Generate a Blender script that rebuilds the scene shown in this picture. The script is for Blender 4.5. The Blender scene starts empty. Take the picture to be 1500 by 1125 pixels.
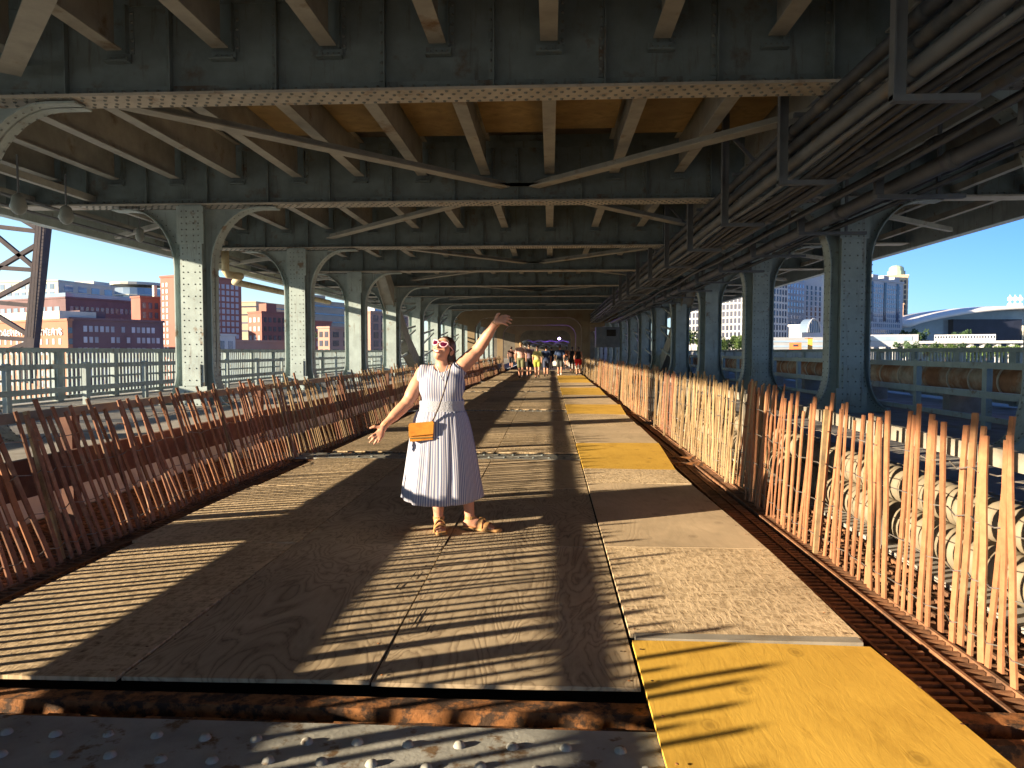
import bpy, math, random
import numpy as np
from mathutils import Vector, Matrix, Quaternion
random.seed(7)
S = bpy.context.scene
COL = S.collection
rad = math.radians
# ------------------------------------------------------------------ camera
F, EYE = 1065.0, 1.42
YAW, PIT = math.atan(56/F), math.atan(47.5/F)
cam = bpy.data.cameras.new('camera'); co = bpy.data.objects.new('camera', cam); COL.objects.link(co)
cam.sensor_width = 36; cam.lens = F/1500*36; cam.clip_start = .05; cam.clip_end = 6000
co.location = (0, 0, EYE); co.rotation_euler = (math.pi/2-PIT, 0, YAW)
S.camera = co
FW = Vector((-math.sin(YAW)*math.cos(PIT), math.cos(YAW)*math.cos(PIT), -math.sin(PIT)))
RT = Vector((math.cos(YAW), math.sin(YAW), 0)); UP = RT.cross(FW)
def ray(px, py): return FW+RT*((px-750)/F)-UP*((py-562.5)/F)
def at(px, py, Y): d = ray(px, py); return Vector((0, 0, EYE))+d*(Y/d.y)
def gr(px, py, z=0): d = ray(px, py); return Vector((0, 0, EYE))+d*((z-EYE)/d.z)
# ------------------------------------------------------------------ light
SUN_D = Vector((.922, .389, 0)).normalized(); SUN_EL = rad(12.5)
w = bpy.data.worlds.new('World'); S.world = w; w.use_nodes = True
nt = w.node_tree; sky = nt.nodes.new('ShaderNodeTexSky'); sky.sky_type = 'NISHITA'; sky.sun_disc = False
sky.sun_elevation = SUN_EL; sky.sun_rotation = math.atan2(-SUN_D.x, -SUN_D.y)
sky.air_density = 1.0; sky.dust_density = 0.0; sky.ozone_density = 3.0; sky.altitude = 100
bg = nt.nodes['Background']; bg.inputs['Strength'].default_value = .09
tint = nt.nodes.new('ShaderNodeMix'); tint.data_type = 'RGBA'; tint.blend_type = 'MULTIPLY'; tint.inputs[0].default_value = 1
nt.links.new(sky.outputs[0], tint.inputs[6]); 
tc_ = nt.nodes.new('ShaderNodeTexCoord'); sx_ = nt.nodes.new('ShaderNodeSeparateXYZ'); nt.links.new(tc_.outputs['Generated'], sx_.inputs[0])
mr_ = nt.nodes.new('ShaderNodeMapRange'); mr_.inputs[1].default_value = -.65; mr_.inputs[2].default_value = .55; nt.links.new(sx_.outputs[0], mr_.inputs[0])
az_ = nt.nodes.new('ShaderNodeMix'); az_.data_type = 'RGBA'; nt.links.new(mr_.outputs[0], az_.inputs[0])   # hazier sky towards the sun's side
az_.inputs[6].default_value = (1.05, 1.0, 1.0, 1); az_.inputs[7].default_value = (.25, .41, .80, 1); nt.links.new(az_.outputs[2], tint.inputs[7]); nt.links.new(tint.outputs[2], bg.inputs[0])
sl = bpy.data.lights.new('sun', 'SUN'); so = bpy.data.objects.new('sun', sl); COL.objects.link(so)
sl.energy = 5.0; sl.angle = rad(.5); sl.color = (1, .82, .58)
so.rotation_euler = (SUN_D*math.cos(SUN_EL)+Vector((0, 0, -math.sin(SUN_EL)))).to_track_quat('-Z', 'Y').to_euler()
S.view_settings.view_transform = 'Standard'; S.view_settings.look = 'None'
S.view_settings.exposure = 1.8; S.view_settings.gamma = 1
S.cycles.max_bounces = 6; S.cycles.diffuse_bounces = 4
# ------------------------------------------------------------------ helpers
def wloc(o):
    v = Vector((0, 0, 0))
    while o is not None: v += o.location; o = o.parent
    return v
def tag(o, label=None, cat=None, group=None, kind=None):
    if label: o['label'] = label
    if cat: o['category'] = cat
    if group: o['group'] = group
    if kind: o['kind'] = kind
    return o
def thing(name, loc, label, cat, group=None):
    o = bpy.data.objects.new(name, None); COL.objects.link(o); o.location = loc; o.empty_display_size = .1
    return tag(o, label, cat, group)
class MB:
    def __init__(s): s.v = []; s.f = []; s.uv = None
    def add(s, vs, fs):
        n = len(s.v); s.v += [tuple(p) for p in vs]; s.f += [tuple(i+n for i in f) for f in fs]
    def box(s, x0, x1, y0, y1, z0, z1):
        s.add([(x0,y0,z0),(x1,y0,z0),(x1,y1,z0),(x0,y1,z0),(x0,y0,z1),(x1,y0,z1),(x1,y1,z1),(x0,y1,z1)],
              [(0,3,2,1),(4,5,6,7),(0,1,5,4),(1,2,6,5),(2,3,7,6),(3,0,4,7)]); return s
    def obox(s, c, ax, ay, az):      # centre, three half-axis vectors
        c, ax, ay, az = map(Vector, (c, ax, ay, az)); q = []
        for k in (-1, 1):
            for i, j in ((-1,-1),(1,-1),(1,1),(-1,1)): q.append(c+ax*i+ay*j+az*k)
        s.add(q, [(0,3,2,1),(4,5,6,7),(0,1,5,4),(1,2,6,5),(2,3,7,6),(3,0,4,7)]); return s
    def bar(s, a, b, wd, ht, up=(0,0,1)):
        a, b = Vector(a), Vector(b); d = b-a; up = Vector(up)
        sd = d.cross(up).normalized(); u = sd.cross(d).normalized()
        return s.obox((a+b)/2, d/2, sd*(wd/2), u*(ht/2))
    def tube(s, pts, r, n=8, cap=True):
        pts = [Vector(p) for p in pts]; rs = r if isinstance(r, (list, tuple)) else [r]*len(pts)
        base = len(s.v); ref = None
        for i, p in enumerate(pts):
            t = (pts[min(i+1, len(pts)-1)]-pts[max(i-1, 0)]).normalized()
            if ref is None: ref = t.orthogonal().normalized()
            else: ref = (ref-t*ref.dot(t)).normalized()
            b = t.cross(ref)
            for k in range(n):
                a = 2*math.pi*k/n; s.v.append(tuple(p+(ref*math.cos(a)+b*math.sin(a))*rs[i]))
        for i in range(len(pts)-1):
            for k in range(n):
                k2 = (k+1) % n; o = base+i*n
                s.f.append((o+k, o+k2, o+n+k2, o+n+k))
        if cap:
            s.f.append(tuple(base+k for k in reversed(range(n)))); o = base+(len(pts)-1)*n
            s.f.append(tuple(o+k for k in range(n)))
        return s
    def dome(s, c, nrm, r, h=None, n=6):
        c, nrm = Vector(c), Vector(nrm).normalized(); h = h or r*.7
        a = nrm.orthogonal().normalized(); b = nrm.cross(a); base = len(s.v)
        for rr, hh in ((1, 0), (.75, .65)):
            for k in range(n):
                t = 2*math.pi*k/n; s.v.append(tuple(c+(a*math.cos(t)+b*math.sin(t))*r*rr+nrm*h*hh))
        s.v.append(tuple(c+nrm*h))
        for k in range(n):
            k2 = (k+1) % n
            s.f.append((base+k, base+k2, base+n+k2, base+n+k)); s.f.append((base+n+k, base+n+k2, base+2*n))
        return s
    def prism(s, poly, o, ax, ay, az):   # 2d polygon in ax/ay from o, extruded along az
        o, ax, ay, az = map(Vector, (o, ax, ay, az)); n = len(poly)
        q = [o+ax*p[0]+ay*p[1] for p in poly]; q += [p+az for p in q]
        s.add(q, [tuple(reversed(range(n))), tuple(range(n, 2*n))]+[(i, (i+1) % n, n+(i+1) % n, n+i) for i in range(n)]); return s
    def strip(s, pts, wv, th):           # ribbon following pts; wv half width vector; th thickness
        pts = [Vector(p) for p in pts]; wv = Vector(wv); base = len(s.v); n = len(pts)
        for i, p in enumerate(pts):
            t = (pts[min(i+1, n-1)]-pts[max(i-1, 0)]).normalized(); nn = t.cross(wv).normalized()*th
            for q in (p-wv, p+wv, p+wv+nn, p-wv+nn): s.v.append(tuple(q))
        for i in range(n-1):
            for k in range(4):
                o = base+4*i; k2 = (k+1) % 4; s.f.append((o+k, o+k2, o+4+k2, o+4+k))
        s.f.append((base+3, base+2, base+1, base)); o = base+4*(n-1); s.f.append((o, o+1, o+2, o+3)); return s
    def mesh(s, name, mat, off=Vector((0,0,0)), smooth=False):
        me = bpy.data.meshes.new(name); me.from_pydata([(p[0]-off.x, p[1]-off.y, p[2]-off.z) for p in s.v], [], s.f)
        if s.uv:
            ul = me.uv_layers.new(name='UV'); flat = []
            for lp in me.loops: flat += s.uv[lp.vertex_index]
            ul.data.foreach_set('uv', flat)
        if smooth: me.polygons.foreach_set('use_smooth', [True]*len(me.polygons))
        if mat: me.materials.append(mat)
        me.update(); return me
    def build(s, name, mat, parent=None, loc=None, smooth=False):
        off = wloc(parent) if parent else Vector((0,0,0))
        l = Vector(loc) if loc is not None else None
        o = bpy.data.objects.new(name, s.mesh(name, mat, l if l is not None else off, smooth)); COL.objects.link(o)
        if parent: o.parent = parent
        if l is not None: o.location = l-off if parent else l
        return o
def cp(o, parent=None, loc=None, rot=None):
    c = o.copy(); COL.objects.link(c); c.parent = parent
    if loc is not None: c.location = loc
    if rot is not None: c.rotation_euler = rot
    return c
# ------------------------------------------------------------------ materials
def mat(name, col, rough=.7, var=.25, scale=6, metal=0, col2=None, mix_scale=3, mix_lo=.5, mix_hi=.65, bump=0, bscale=40, spec=.3, rnd=0, emit=None, streak=None):
    m = bpy.data.materials.new(name); m.use_nodes = True; t = m.node_tree; N = t.nodes; L = t.links
    b = N['Principled BSDF']; b.inputs['Roughness'].default_value = rough; b.inputs['Metallic'].default_value = metal
    b.inputs['Specular IOR Level'].default_value = spec
    tc = N.new('ShaderNodeTexCoord'); oi = N.new('ShaderNodeObjectInfo')
    ad = N.new('ShaderNodeVectorMath'); ad.operation = 'MULTIPLY_ADD'
    L.new(oi.outputs['Random'], ad.inputs[0]); ad.inputs[1].default_value = (37, 53, 71); L.new(tc.outputs['Object'], ad.inputs[2])
    co_ = ad.outputs[0]
    def noise(sc, det=5, rg=.6):
        n = N.new('ShaderNodeTexNoise'); n.inputs['Scale'].default_value = sc; n.inputs['Detail'].default_value = det; n.inputs['Roughness'].default_value = rg
        L.new(co_, n.inputs['Vector']); return n.outputs['Fac']
    def mr(x, a, b_, c, d):
        n = N.new('ShaderNodeMapRange'); n.inputs[1].default_value = a; n.inputs[2].default_value = b_; n.inputs[3].default_value = c; n.inputs[4].default_value = d
        L.new(x, n.inputs[0]); return n.outputs[0]
    base = N.new('ShaderNodeRGB'); base.outputs[0].default_value = (*col, 1); cur = base.outputs[0]
    if col2:
        mx = N.new('ShaderNodeMix'); mx.data_type = 'RGBA'; L.new(mr(noise(mix_scale, 8, .65), mix_lo, mix_hi, 0, 1), mx.inputs[0])
        L.new(cur, mx.inputs[6]); mx.inputs[7].default_value = (*col2, 1); cur = mx.outputs[2]
    if streak:
        mp = N.new('ShaderNodeMapping'); mp.inputs['Scale'].default_value = (7, 7, .7); L.new(co_, mp.inputs['Vector'])
        n2 = N.new('ShaderNodeTexNoise'); n2.inputs['Scale'].default_value = 1; n2.inputs['Detail'].default_value = 7; n2.inputs['Roughness'].default_value = .7; L.new(mp.outputs[0], n2.inputs['Vector'])
        mx = N.new('ShaderNodeMix'); mx.data_type = 'RGBA'; L.new(mr(n2.outputs['Fac'], .56, .72, 0, .75), mx.inputs[0])
        L.new(cur, mx.inputs[6]); mx.inputs[7].default_value = (*streak, 1); cur = mx.outputs[2]
    hs = N.new('ShaderNodeHueSaturation'); L.new(cur, hs.inputs['Color'])
    v = mr(noise(scale), .25, .75, 1-var, 1+var)
    if rnd:
        mm = N.new('ShaderNodeMath'); mm.operation = 'MULTIPLY'; L.new(v, mm.inputs[0]); L.new(mr(oi.outputs['Random'], 0, 1, 1-rnd, 1+rnd), mm.inputs[1]); v = mm.outputs[0]
    L.new(v, hs.inputs['Value']); L.new(hs.outputs[0], b.inputs['Base Color'])
    if bump:
        bp = N.new('ShaderNodeBump'); bp.inputs['Strength'].default_value = bump; bp.inputs['Distance'].default_value = .01
        L.new(noise(bscale, 6), bp.inputs['Height']); L.new(bp.outputs[0], b.inputs['Normal'])
    if emit:
        b.inputs['Emission Color'].default_value = (*emit[0], 1); b.inputs['Emission Strength'].default_value = emit[1]
    m['nodes'] = 1
    return m
def wood_sheet(name, kind):
    m = bpy.data.materials.new(name); m.use_nodes = True; t = m.node_tree; N = t.nodes; L = t.links
    b = N['Principled BSDF']; b.inputs['Roughness'].default_value = .8; b.inputs['Specular IOR Level'].default_value = .2
    tc = N.new('ShaderNodeTexCoord'); oi = N.new('ShaderNodeObjectInfo')
    ad = N.new('ShaderNodeVectorMath'); ad.operation = 'MULTIPLY_ADD'
    L.new(oi.outputs['Random'], ad.inputs[0]); ad.inputs[1].default_value = (37, 53, 71); L.new(tc.outputs['Object'], ad.inputs[2])
    def mapped(sc, rot=0):
        n = N.new('ShaderNodeMapping'); n.inputs['Scale'].default_value = sc; n.inputs['Rotation'].default_value = (0, 0, rot); L.new(ad.outputs[0], n.inputs['Vector']); return n.outputs[0]
    def noise(v, sc, det=3, rg=.5, dist=0):
        n = N.new('ShaderNodeTexNoise'); n.inputs['Scale'].default_value = sc; n.inputs['Detail'].default_value = det; n.inputs['Roughness'].default_value = rg; n.inputs['Distortion'].default_value = dist
        L.new(v, n.inputs['Vector']); return n.outputs['Fac']
    def mth(op, a, b_=None):
        n = N.new('ShaderNodeMath'); n.operation = op
        for i, x in enumerate((a, b_)):
            if x is None: continue
            if isinstance(x, (int, float)): n.inputs[i].default_value = x
            else: L.new(x, n.inputs[i])
        return n.outputs[0]
    def ramp(x, stops):
        n = N.new('ShaderNodeValToRGB'); e = n.color_ramp.elements
        while len(e) < len(stops): e.new(.5)
        for q, (p, c) in zip(e, stops): q.position = p; q.color = (*c, 1)
        L.new(x, n.inputs[0]); return n.outputs[0]
    big = noise(mapped((1, 1, 1)), 1.3, 5, .6)
    if kind in ('ply', 'yellow', 'plain'):
        g = noise(mapped((1.5, .45, 1)), 1.6, 5, .42, 1.1)
        rings = mth('SUBTRACT', mth('MULTIPLY', mth('POWER', mth('ABSOLUTE', mth('SINE', mth('MULTIPLY', g, 62.0 if kind != 'plain' else 30))), 1.0), 2.0), 1.2)
        fine = noise(mapped((90, 5, 1)) if kind != 'yellow' else mapped((26, 5, 1)), 1, 5, .65, 0 if kind != 'yellow' else .8)
        h = mth('ADD', mth('MULTIPLY', rings, .5), fine)
    if kind == 'osb':
        a1 = noise(mapped((6, 34, 1), .5), 1, 3, .6, .8); a2 = noise(mapped((34, 7, 1), .35), 1, 3, .6, .8); a3 = noise(mapped((30, 15, 1), -.6), 1, 3, .6, .5)
        h = mth('ADD', mth('MAXIMUM', a1, a2), mth('MULTIPLY', a3, .8))
    if kind == 'ply': c = ramp(mth('ADD', mth('MULTIPLY', rings, .22), mth('ADD', mth('MULTIPLY', fine, .40), .27)), [(.12, (.20, .145, .09)), (.36, (.37, .285, .185)), (.85, (.50, .395, .26))])
    if kind == 'plain': c = ramp(mth('ADD', mth('MULTIPLY', rings, .08), mth('ADD', mth('MULTIPLY', fine, .4), .3)), [(.2, (.38, .29, .185)), (.8, (.52, .40, .26))])
    if kind == 'osb': c = ramp(h, [(.60, (.14, .09, .05)), (.76, (.35, .255, .15)), (.92, (.50, .38, .235)), (1.0, (.60, .46, .29))])
    if kind == 'yellow': c = ramp(mth('ADD', mth('MULTIPLY', rings, .03), mth('ADD', mth('MULTIPLY', big, .6), mth('MULTIPLY', fine, .4))), [(.2, (.53, .31, .045)), (.8, (.66, .41, .07))])
    hs = N.new('ShaderNodeHueSaturation'); L.new(c, hs.inputs['Color'])
    mr = N.new('ShaderNodeMapRange'); L.new(big, mr.inputs[0]); mr.inputs[1].default_value = .3; mr.inputs[2].default_value = .7
    lo, hi = (.94, 1.05) if kind == 'yellow' else (.78, 1.18)
    mr.inputs[3].default_value = lo; mr.inputs[4].default_value = hi
    rv = N.new('ShaderNodeMapRange'); L.new(oi.outputs['Random'], rv.inputs[0]); rv.inputs[3].default_value = .9; rv.inputs[4].default_value = 1.1
    L.new(mth('MULTIPLY', mr.outputs[0], rv.outputs[0]), hs.inputs['Value'])
    if kind == 'yellow':      # worn, dirty patches
        wn = ramp(noise(mapped((3, 1.6, 1), .3), 1.4, 9, .72), [(.50, (1, 1, 1)), (.62, (.78, .74, .66)), (.74, (.5, .45, .4))])
        m3 = N.new('ShaderNodeMix'); m3.data_type = 'RGBA'; m3.blend_type = 'MULTIPLY'; m3.inputs[0].default_value = .55; L.new(hs.outputs[0], m3.inputs[6]); L.new(wn, m3.inputs[7])
        class hs_: outputs = [m3.outputs[2]]
        hs = hs_
    # dark scuffs and knots
    vo = N.new('ShaderNodeTexVoronoi'); vo.voronoi_dimensions = '2D'; vo.inputs['Scale'].default_value = 1.9; L.new(mapped((1, .7, 1)), vo.inputs['Vector'])
    kn = ramp(vo.outputs['Distance'], [(.02, (.25, .22, .2)), (.045, (.8, .8, .8)), (.055, (.45, .42, .4)), (.075, (1, 1, 1))])
    mx = N.new('ShaderNodeMix'); mx.data_type = 'RGBA'; mx.blend_type = 'MULTIPLY'; mx.inputs[0].default_value = {'osb': 0, 'yellow': .45}.get(kind, .35)
    L.new(hs.outputs[0], mx.inputs[6]); L.new(kn, mx.inputs[7]); L.new(mx.outputs[2], b.inputs['Base Color'])
    bp = N.new('ShaderNodeBump'); bp.inputs['Strength'].default_value = {'ply': .10, 'plain': .06, 'osb': .55, 'yellow': .22}[kind]; bp.inputs['Distance'].default_value = .008
    L.new(fine if kind == 'yellow' else h, bp.inputs['Height']); L.new(bp.outputs[0], b.inputs['Normal'])
    return m
PAINT = (.32, .39, .395)
M = dict(
    steel=mat('painted_steel', PAINT, .55, .2, 2.5, col2=(.19, .15, .11), mix_scale=2.2, mix_lo=.6, mix_hi=.68, bump=.1, bscale=60, streak=(.15, .12, .09)),
    flange=mat('bounce_lit_flange_steel', (.42, .405, .36), .7, .25, 2, col2=(.20, .13, .075), mix_scale=2.3, mix_lo=.56, mix_hi=.7, bump=.1),  # paler beige holds the warm bounce off the deck in its colour
    girder=mat('shaded_girder_steel', (.16, .205, .215), .6, .22, 2.5, col2=(.12, .095, .075), mix_scale=1.6, mix_lo=.58, mix_hi=.7, bump=.1, bscale=60, streak=(.085, .07, .06)),  # darker copy of the column paint, overhead shade put into the colour
    under=mat('grimy_painted_steel', (.30, .30, .27), .7, .25, 2, col2=(.16, .105, .06), mix_scale=1.3, mix_lo=.58, mix_hi=.72, bump=.1),
    rivet=mat('rivet_steel', (.17, .19, .185), .6, .2, 8),
    plate=mat('worn_grey_plate', (.34, .335, .30), .6, .25, 5, col2=(.17, .11, .06), mix_scale=9, mix_lo=.56, mix_hi=.64, bump=.25, bscale=50),
    rust=mat('rusty_steel', (.27, .115, .04), .85, .55, 18, col2=(.06, .035, .022), mix_scale=14, mix_lo=.46, mix_hi=.56, bump=.35, bscale=90),
    grate=mat('rusty_grating', (.235, .115, .058), .85, .4, 14, col2=(.11, .058, .034), mix_scale=6, mix_lo=.45, mix_hi=.62),
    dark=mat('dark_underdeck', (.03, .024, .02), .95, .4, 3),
    soffit=mat('dark_soffit', (.12, .105, .085), .9, .3, 1.5),
    planks=mat('amber_soffit', (.27, .19, .08), .75, .35, 4, col2=(.16, .10, .045), mix_scale=2, mix_lo=.5, mix_hi=.7),
    conc=mat('concrete', (.33, .31, .28), .9, .2, 2, col2=(.2, .18, .155), mix_scale=1.5, mix_lo=.5, mix_hi=.75, bump=.25, bscale=30),
    conc_w=mat('pale_concrete', (.62, .60, .55), .9, .15, 3, col2=(.33, .3, .26), mix_scale=2.5, mix_lo=.55, mix_hi=.75, bump=.2),
    conc_b=mat('warm_concrete', (.22, .165, .10), .9, .2, 1.2, col2=(.14, .09, .05), mix_scale=.6, mix_lo=.5, mix_hi=.7),
    pick_r=mat('red_stained_lath', (.29, .135, .08), .8, .35, 20, col2=(.33, .22, .14), mix_scale=4, mix_lo=.5, mix_hi=.7, rnd=.3),
    pick_o=mat('orange_lath', (.31, .135, .065), .8, .25, 20, col2=(.30, .165, .085), mix_scale=4, mix_lo=.5, mix_hi=.7, rnd=.2),
    pick_t=mat('tan_weathered_lath', (.30, .20, .10), .8, .3, 20, col2=(.23, .17, .11), mix_scale=4, mix_lo=.45, mix_hi=.7, rnd=.25),
    wire=mat('fence_wire', (.2, .18, .16), .5, .1, 10, metal=.6),
    timber=mat('brown_timber', (.13, .062, .045), .85, .35, 5, col2=(.19, .11, .07), mix_scale=3, mix_lo=.5, mix_hi=.7),
    timber_p=mat('pale_timber', (.27, .245, .20), .85, .2, 5, col2=(.2, .165, .12), mix_scale=3),
    ply=wood_sheet('plywood', 'ply'), plain=wood_sheet('plain_plywood', 'plain'), osb=wood_sheet('strand_board', 'osb'), yellow=wood_sheet('yellow_painted_plywood', 'yellow'),
    pipe_k=mat('dark_conduit', (.05, .06, .075), .6, .35, 3, col2=(.13, .125, .115), mix_scale=1.2, mix_lo=.55, mix_hi=.75),
    pipe_g=mat('grey_conduit', (.125, .14, .16), .5, .2, 3, col2=(.16, .12, .08), mix_scale=1.5, mix_lo=.6, mix_hi=.75),
    cream=mat('cream_plastic', (.235, .195, .135), .6, .18, 3, col2=(.17, .13, .09), mix_scale=3, mix_lo=.5, mix_hi=.8),
    rustpipe=mat('rusty_water_main', (.36, .17, .085), .8, .35, 3, col2=(.48, .38, .27), mix_scale=1.1, mix_lo=.45, mix_hi=.6, bump=.3),
    band=mat('pale_band', (.55, .48, .38), .8, .2, 5),
    yellowpipe=mat('cream_drain', (.5, .42, .26), .6, .2, 5, col2=(.38, .24, .1), mix_scale=3),
    lampw=mat('white_enamel', (.22, .24, .23), .4, .15, 6),
    tower=mat('weathered_dark_steel', (.05, .04, .045), .8, .25, 1, col2=(.075, .05, .045), mix_scale=.3),
    white=mat('white_fabric', (.75, .74, .72), .8, .05, 3),
)
# ------------------------------------------------------------------ ground
g = MB(); g.add([(-5000,-3000,-14),(5000,-3000,-14),(5000,6000,-14),(-5000,6000,-14)], [(0,1,2,3)])
tag(g.build('ground', mat('river_flats', (.30, .33, .24), .95, .4, .02, col2=(.45, .45, .43), mix_scale=.012, mix_lo=.45, mix_hi=.55)), kind='structure')
# ------------------------------------------------------------------ lower deck (setting)
Y0, Y1 = -14.0, 150.0
BAY = 7.6; YK = lambda k: 10.5+BAY*k
CL, CR = -8.95, 7.2           # column lines
EL, ER = -14.0, 12.2          # deck edges
d = MB(); d.box(EL, -4.95, Y0, Y1, -.5, .06); d.box(2.5, ER+.6, Y0, Y1, -.5, -.04); tag(d.build('roadway', M['conc']), kind='structure')
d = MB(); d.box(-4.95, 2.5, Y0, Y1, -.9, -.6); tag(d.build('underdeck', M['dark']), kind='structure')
# rusty open grating both sides of the boards
gm = MB()
for (xa, xb, n) in ((-4.45, -2.75, 14), (1.36, 2.44, 9)):
    for i in range(n):
        x = xa+(xb-xa)*i/(n-1); gm.box(x-.009, x+.009, 3.0, 64, -.13, -.058)
        if i < n-1:
            x2 = xa+(xb-xa)*(i+1)/(n-1); y = 3.0; w_ = (x2-x-.018)
            while y < 60:
                st = .07 if y < 14 else (.14 if y < 28 else .35)
                gm.box(x+.009, x2-.009-w_*(.35 if i % 2 else .05), y, y+st*.42, -.10, -.066); y += st
tag(gm.build('deck_grating', M['grate']), kind='structure')

# ------------------------------------------------------------------ the bridge: one thing, many parts
BR = thing('steel_bridge', (0, 0, 0), 'two-level riveted steel bridge, grey-green columns and dark floor beams arching over the boarded walkway', 'bridge')
ZB, ZS = 5.07, 6.58           # underside of floor beams, soffit
KS = list(range(-2, 14))
SX = [-.03+1.56*i for i in range(-9, 9) if EL < -.03+1.56*i < ER]
def profile(side, n=9):
    """edge of the curved web plate: (x offset, z) from the deck up to the beam."""
    p = [(.47+.55, -.1), (.47+.50, .06)]
    for i in range(n+1):
        a = math.pi/2*i/n; p.append((.47+.5*(1-math.sin(a)), .06+.95*(1-math.cos(a))))
    for i in range(n+1):
        a = math.pi/2*i/n; p.append((.47+1.2*(1-math.cos(a)), 3.5+1.5*math.sin(a)))
    p.append((2.1, 5.0))
    return p
def column(x, y, near):
    m = MB(); m.box(-.28, .28, -.30, -.27, -.3, ZB); m.box(-.28, .28, .27, .30, -.3, ZB)
    m.box(-.24, -.21, -.27, .27, -.3, ZB); m.box(.21, .24, -.27, .27, -.3, ZB)
    m.box(-.34, .34, -.33, -.301, 4.1, 5.03); m.box(-.36, .36, -.33, -.301, -.3, .55)
    if near: m.box(-.2, .2, -.33, -.301, .56, 1.1)
    m.v = [(a+x, b+y, c) for a, b, c in m.v]
    c = m.build('column', M['steel'], BR, (x, y, 0))
    for s in (-1, 1):
        pr = profile(s); poly = [(.245, -.1)]+pr+[(.245, 5.0)]
        g1 = MB().prism([(a*s, b) for a, b in poly] if s > 0 else [(a*s, b) for a, b in reversed(poly)], (x, y-.02, 0), (1,0,0), (0,0,1), (0,.04,0))
        g1.build('gusset_plate', M['steel'], c)
        g2 = MB().strip([(x+a*s, y, b) for a, b in pr[1:]], (0, .2, 0), .03)
        g2.build('curved_flange', M['steel'], c)
    if near:
        r = MB()
        for zz in np.arange(.1, 5.0, .15):
            for xx in (-.21, -.09, .09, .21):
                if xx in (-.21, .21) or int(zz/.15) % 2 == 0 or zz > 4.1:
                    r.dome((x+xx, y-.30-(.031 if zz > 4.1 or zz < .55 else (.031 if near and abs(xx) < .2 and zz < 1.1 else 0)), zz), (0,-1,0), .021)
        for s in (-1, 1):
            pr = profile(s, 14)[2:-1]; prev = None
            pts = []
            for (a, b), (a2, b2) in zip(pr, pr[1:]):
                L = math.hypot(a2-a, b2-b); nn = max(1, int(L/.16))
                for i in range(nn): pts.append((a+(a2-a)*i/nn, b+(b2-b)*i/nn, a2-a, b2-b))
            for a, b, da, db in pts:
                L = math.hypot(da, db); nx, nz = db/L, -da/L
                for yy in (-.14, .14): r.dome((x+(a+nx*.03)*s, y+yy, b+nz*.03), (nx*s, 0, nz), .02)
                for q in (.07,): r.dome((x+(a-nx*q)*s, y-.02, b-nz*q), (0,-1,0), .018)
        r.build('rivets', M['rivet'], c, smooth=True)
    return c
def floor_beam(k):
    y = YK(k); m = MB(); m.box(EL+.1, ER-.1, y-.015, y+.015, ZB+.04, ZS+.15)
    b = m.build('floor_beam', M['girder'], BR, (0, y, ZB))
    MB().box(EL+.1, ER-.1, y-.26, y+.26, ZB, ZB+.04).build('bottom_flange', M['flange'], b)
    s = MB(); s.box(EL+.1, ER-.1, y-.035, y-.016, ZB+.041, ZB+.2); s.box(EL+.1, ER-.1, y-.12, y-.036, ZB+.042, ZB+.06)
    s.box(EL+.1, ER-.1, y-.035, y-.016, ZS-.16, ZS)
    for x in SX if k <= 6 else ():
        q = MB() if k <= 1 else s; t = MB() if k <= 1 else s
        q.box(x+.775, x+.795, y-.13, y-.036, ZB+.062, ZS-.17); q.box(x+.70, x+.774, y-.034, y-.0161, ZB+.21, ZS-.17)
        t.box(x-.18, x+.18, y-.16, y-.0365, 5.60, 5.625); t.box(x-.18, x+.18, y-.055, y-.0365, 5.626, 5.735)
        t.box(x+.13, x+.15, y-.13, y-.017, 5.74, ZS-.17); t.box(x+.151, x+.22, y-.032, y-.017, 5.74, ZS-.17)
        if k <= 1: q.build('stiffener', M['girder'], b); t.build('stringer_seat', M['girder'], b)
    s.build('web_angle', M['girder'], b)
    if 0 <= k <= 2:
        r = MB()
        for x in np.arange(EL+.3, ER-.3, .17):
            r.dome((x, y-.036, ZB+.13), (0,-1,0), .03)
            if -12 < x < 9:
                for j, yy in enumerate((-.2, -.08, .08, .2)): r.dome((x+(.085 if j % 2 else 0), y+yy, ZB-.0005), (0,0,-1), .03)
        for x in SX:
            for zz in np.arange(5.4, 6.3, .14): r.dome((x+.735, y-.035, zz), (0,-1,0), .026)
            for zz in np.arange(5.8, 6.4, .13): r.dome((x+.19, y-.033, zz), (0,-1,0), .026)
            for xx in (-.12, -.04, .04, .12): r.dome((x+xx, y-.056, 5.68), (0,-1,0), .018)
        r.build('rivets', M['rivet'], b, smooth=True)
for k in KS:
    if k >= -1: floor_beam(k)
    for x in (CL, CR): column(x, YK(k), -1 <= k <= 2)
def stringer(m, x, ya, yb):
    m.box(x-.12, x+.12, ya, yb, 5.74, 5.765); m.box(x-.008, x+.008, ya, yb, 5.766, ZS); m.box(x-.12, x-.009, ya, yb, ZS-.03, ZS-.005); m.box(x+.009, x+.12, ya, yb, ZS-.03, ZS-.005)
far = MB()
for k in range(-2, 13):
    ya, yb = YK(k)+.03, YK(k+1)-.17
    for x in SX:
        if k <= 3 and k >= -1: m = MB(); stringer(m, x, ya, yb); m.build('stringer', M['under'], BR, (x, ya, 5.74))
        else: stringer(far, x, ya, yb)
tag(far.build('distant_stringers', M['under'], BR), kind='stuff')
MB().box(EL, ER, Y0, Y1, ZS+.16, ZS+.5).build('upper_deck_slab', M['soffit'], BR)
MB().box(EL-.3, EL, Y0, Y1, 4.93, 8.0).build('fascia_girder', M['steel'], BR)
MB().box(ER, ER+.3, Y0, Y1, 4.93, 8.0).build('fascia_girder', M['steel'], BR)
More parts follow.
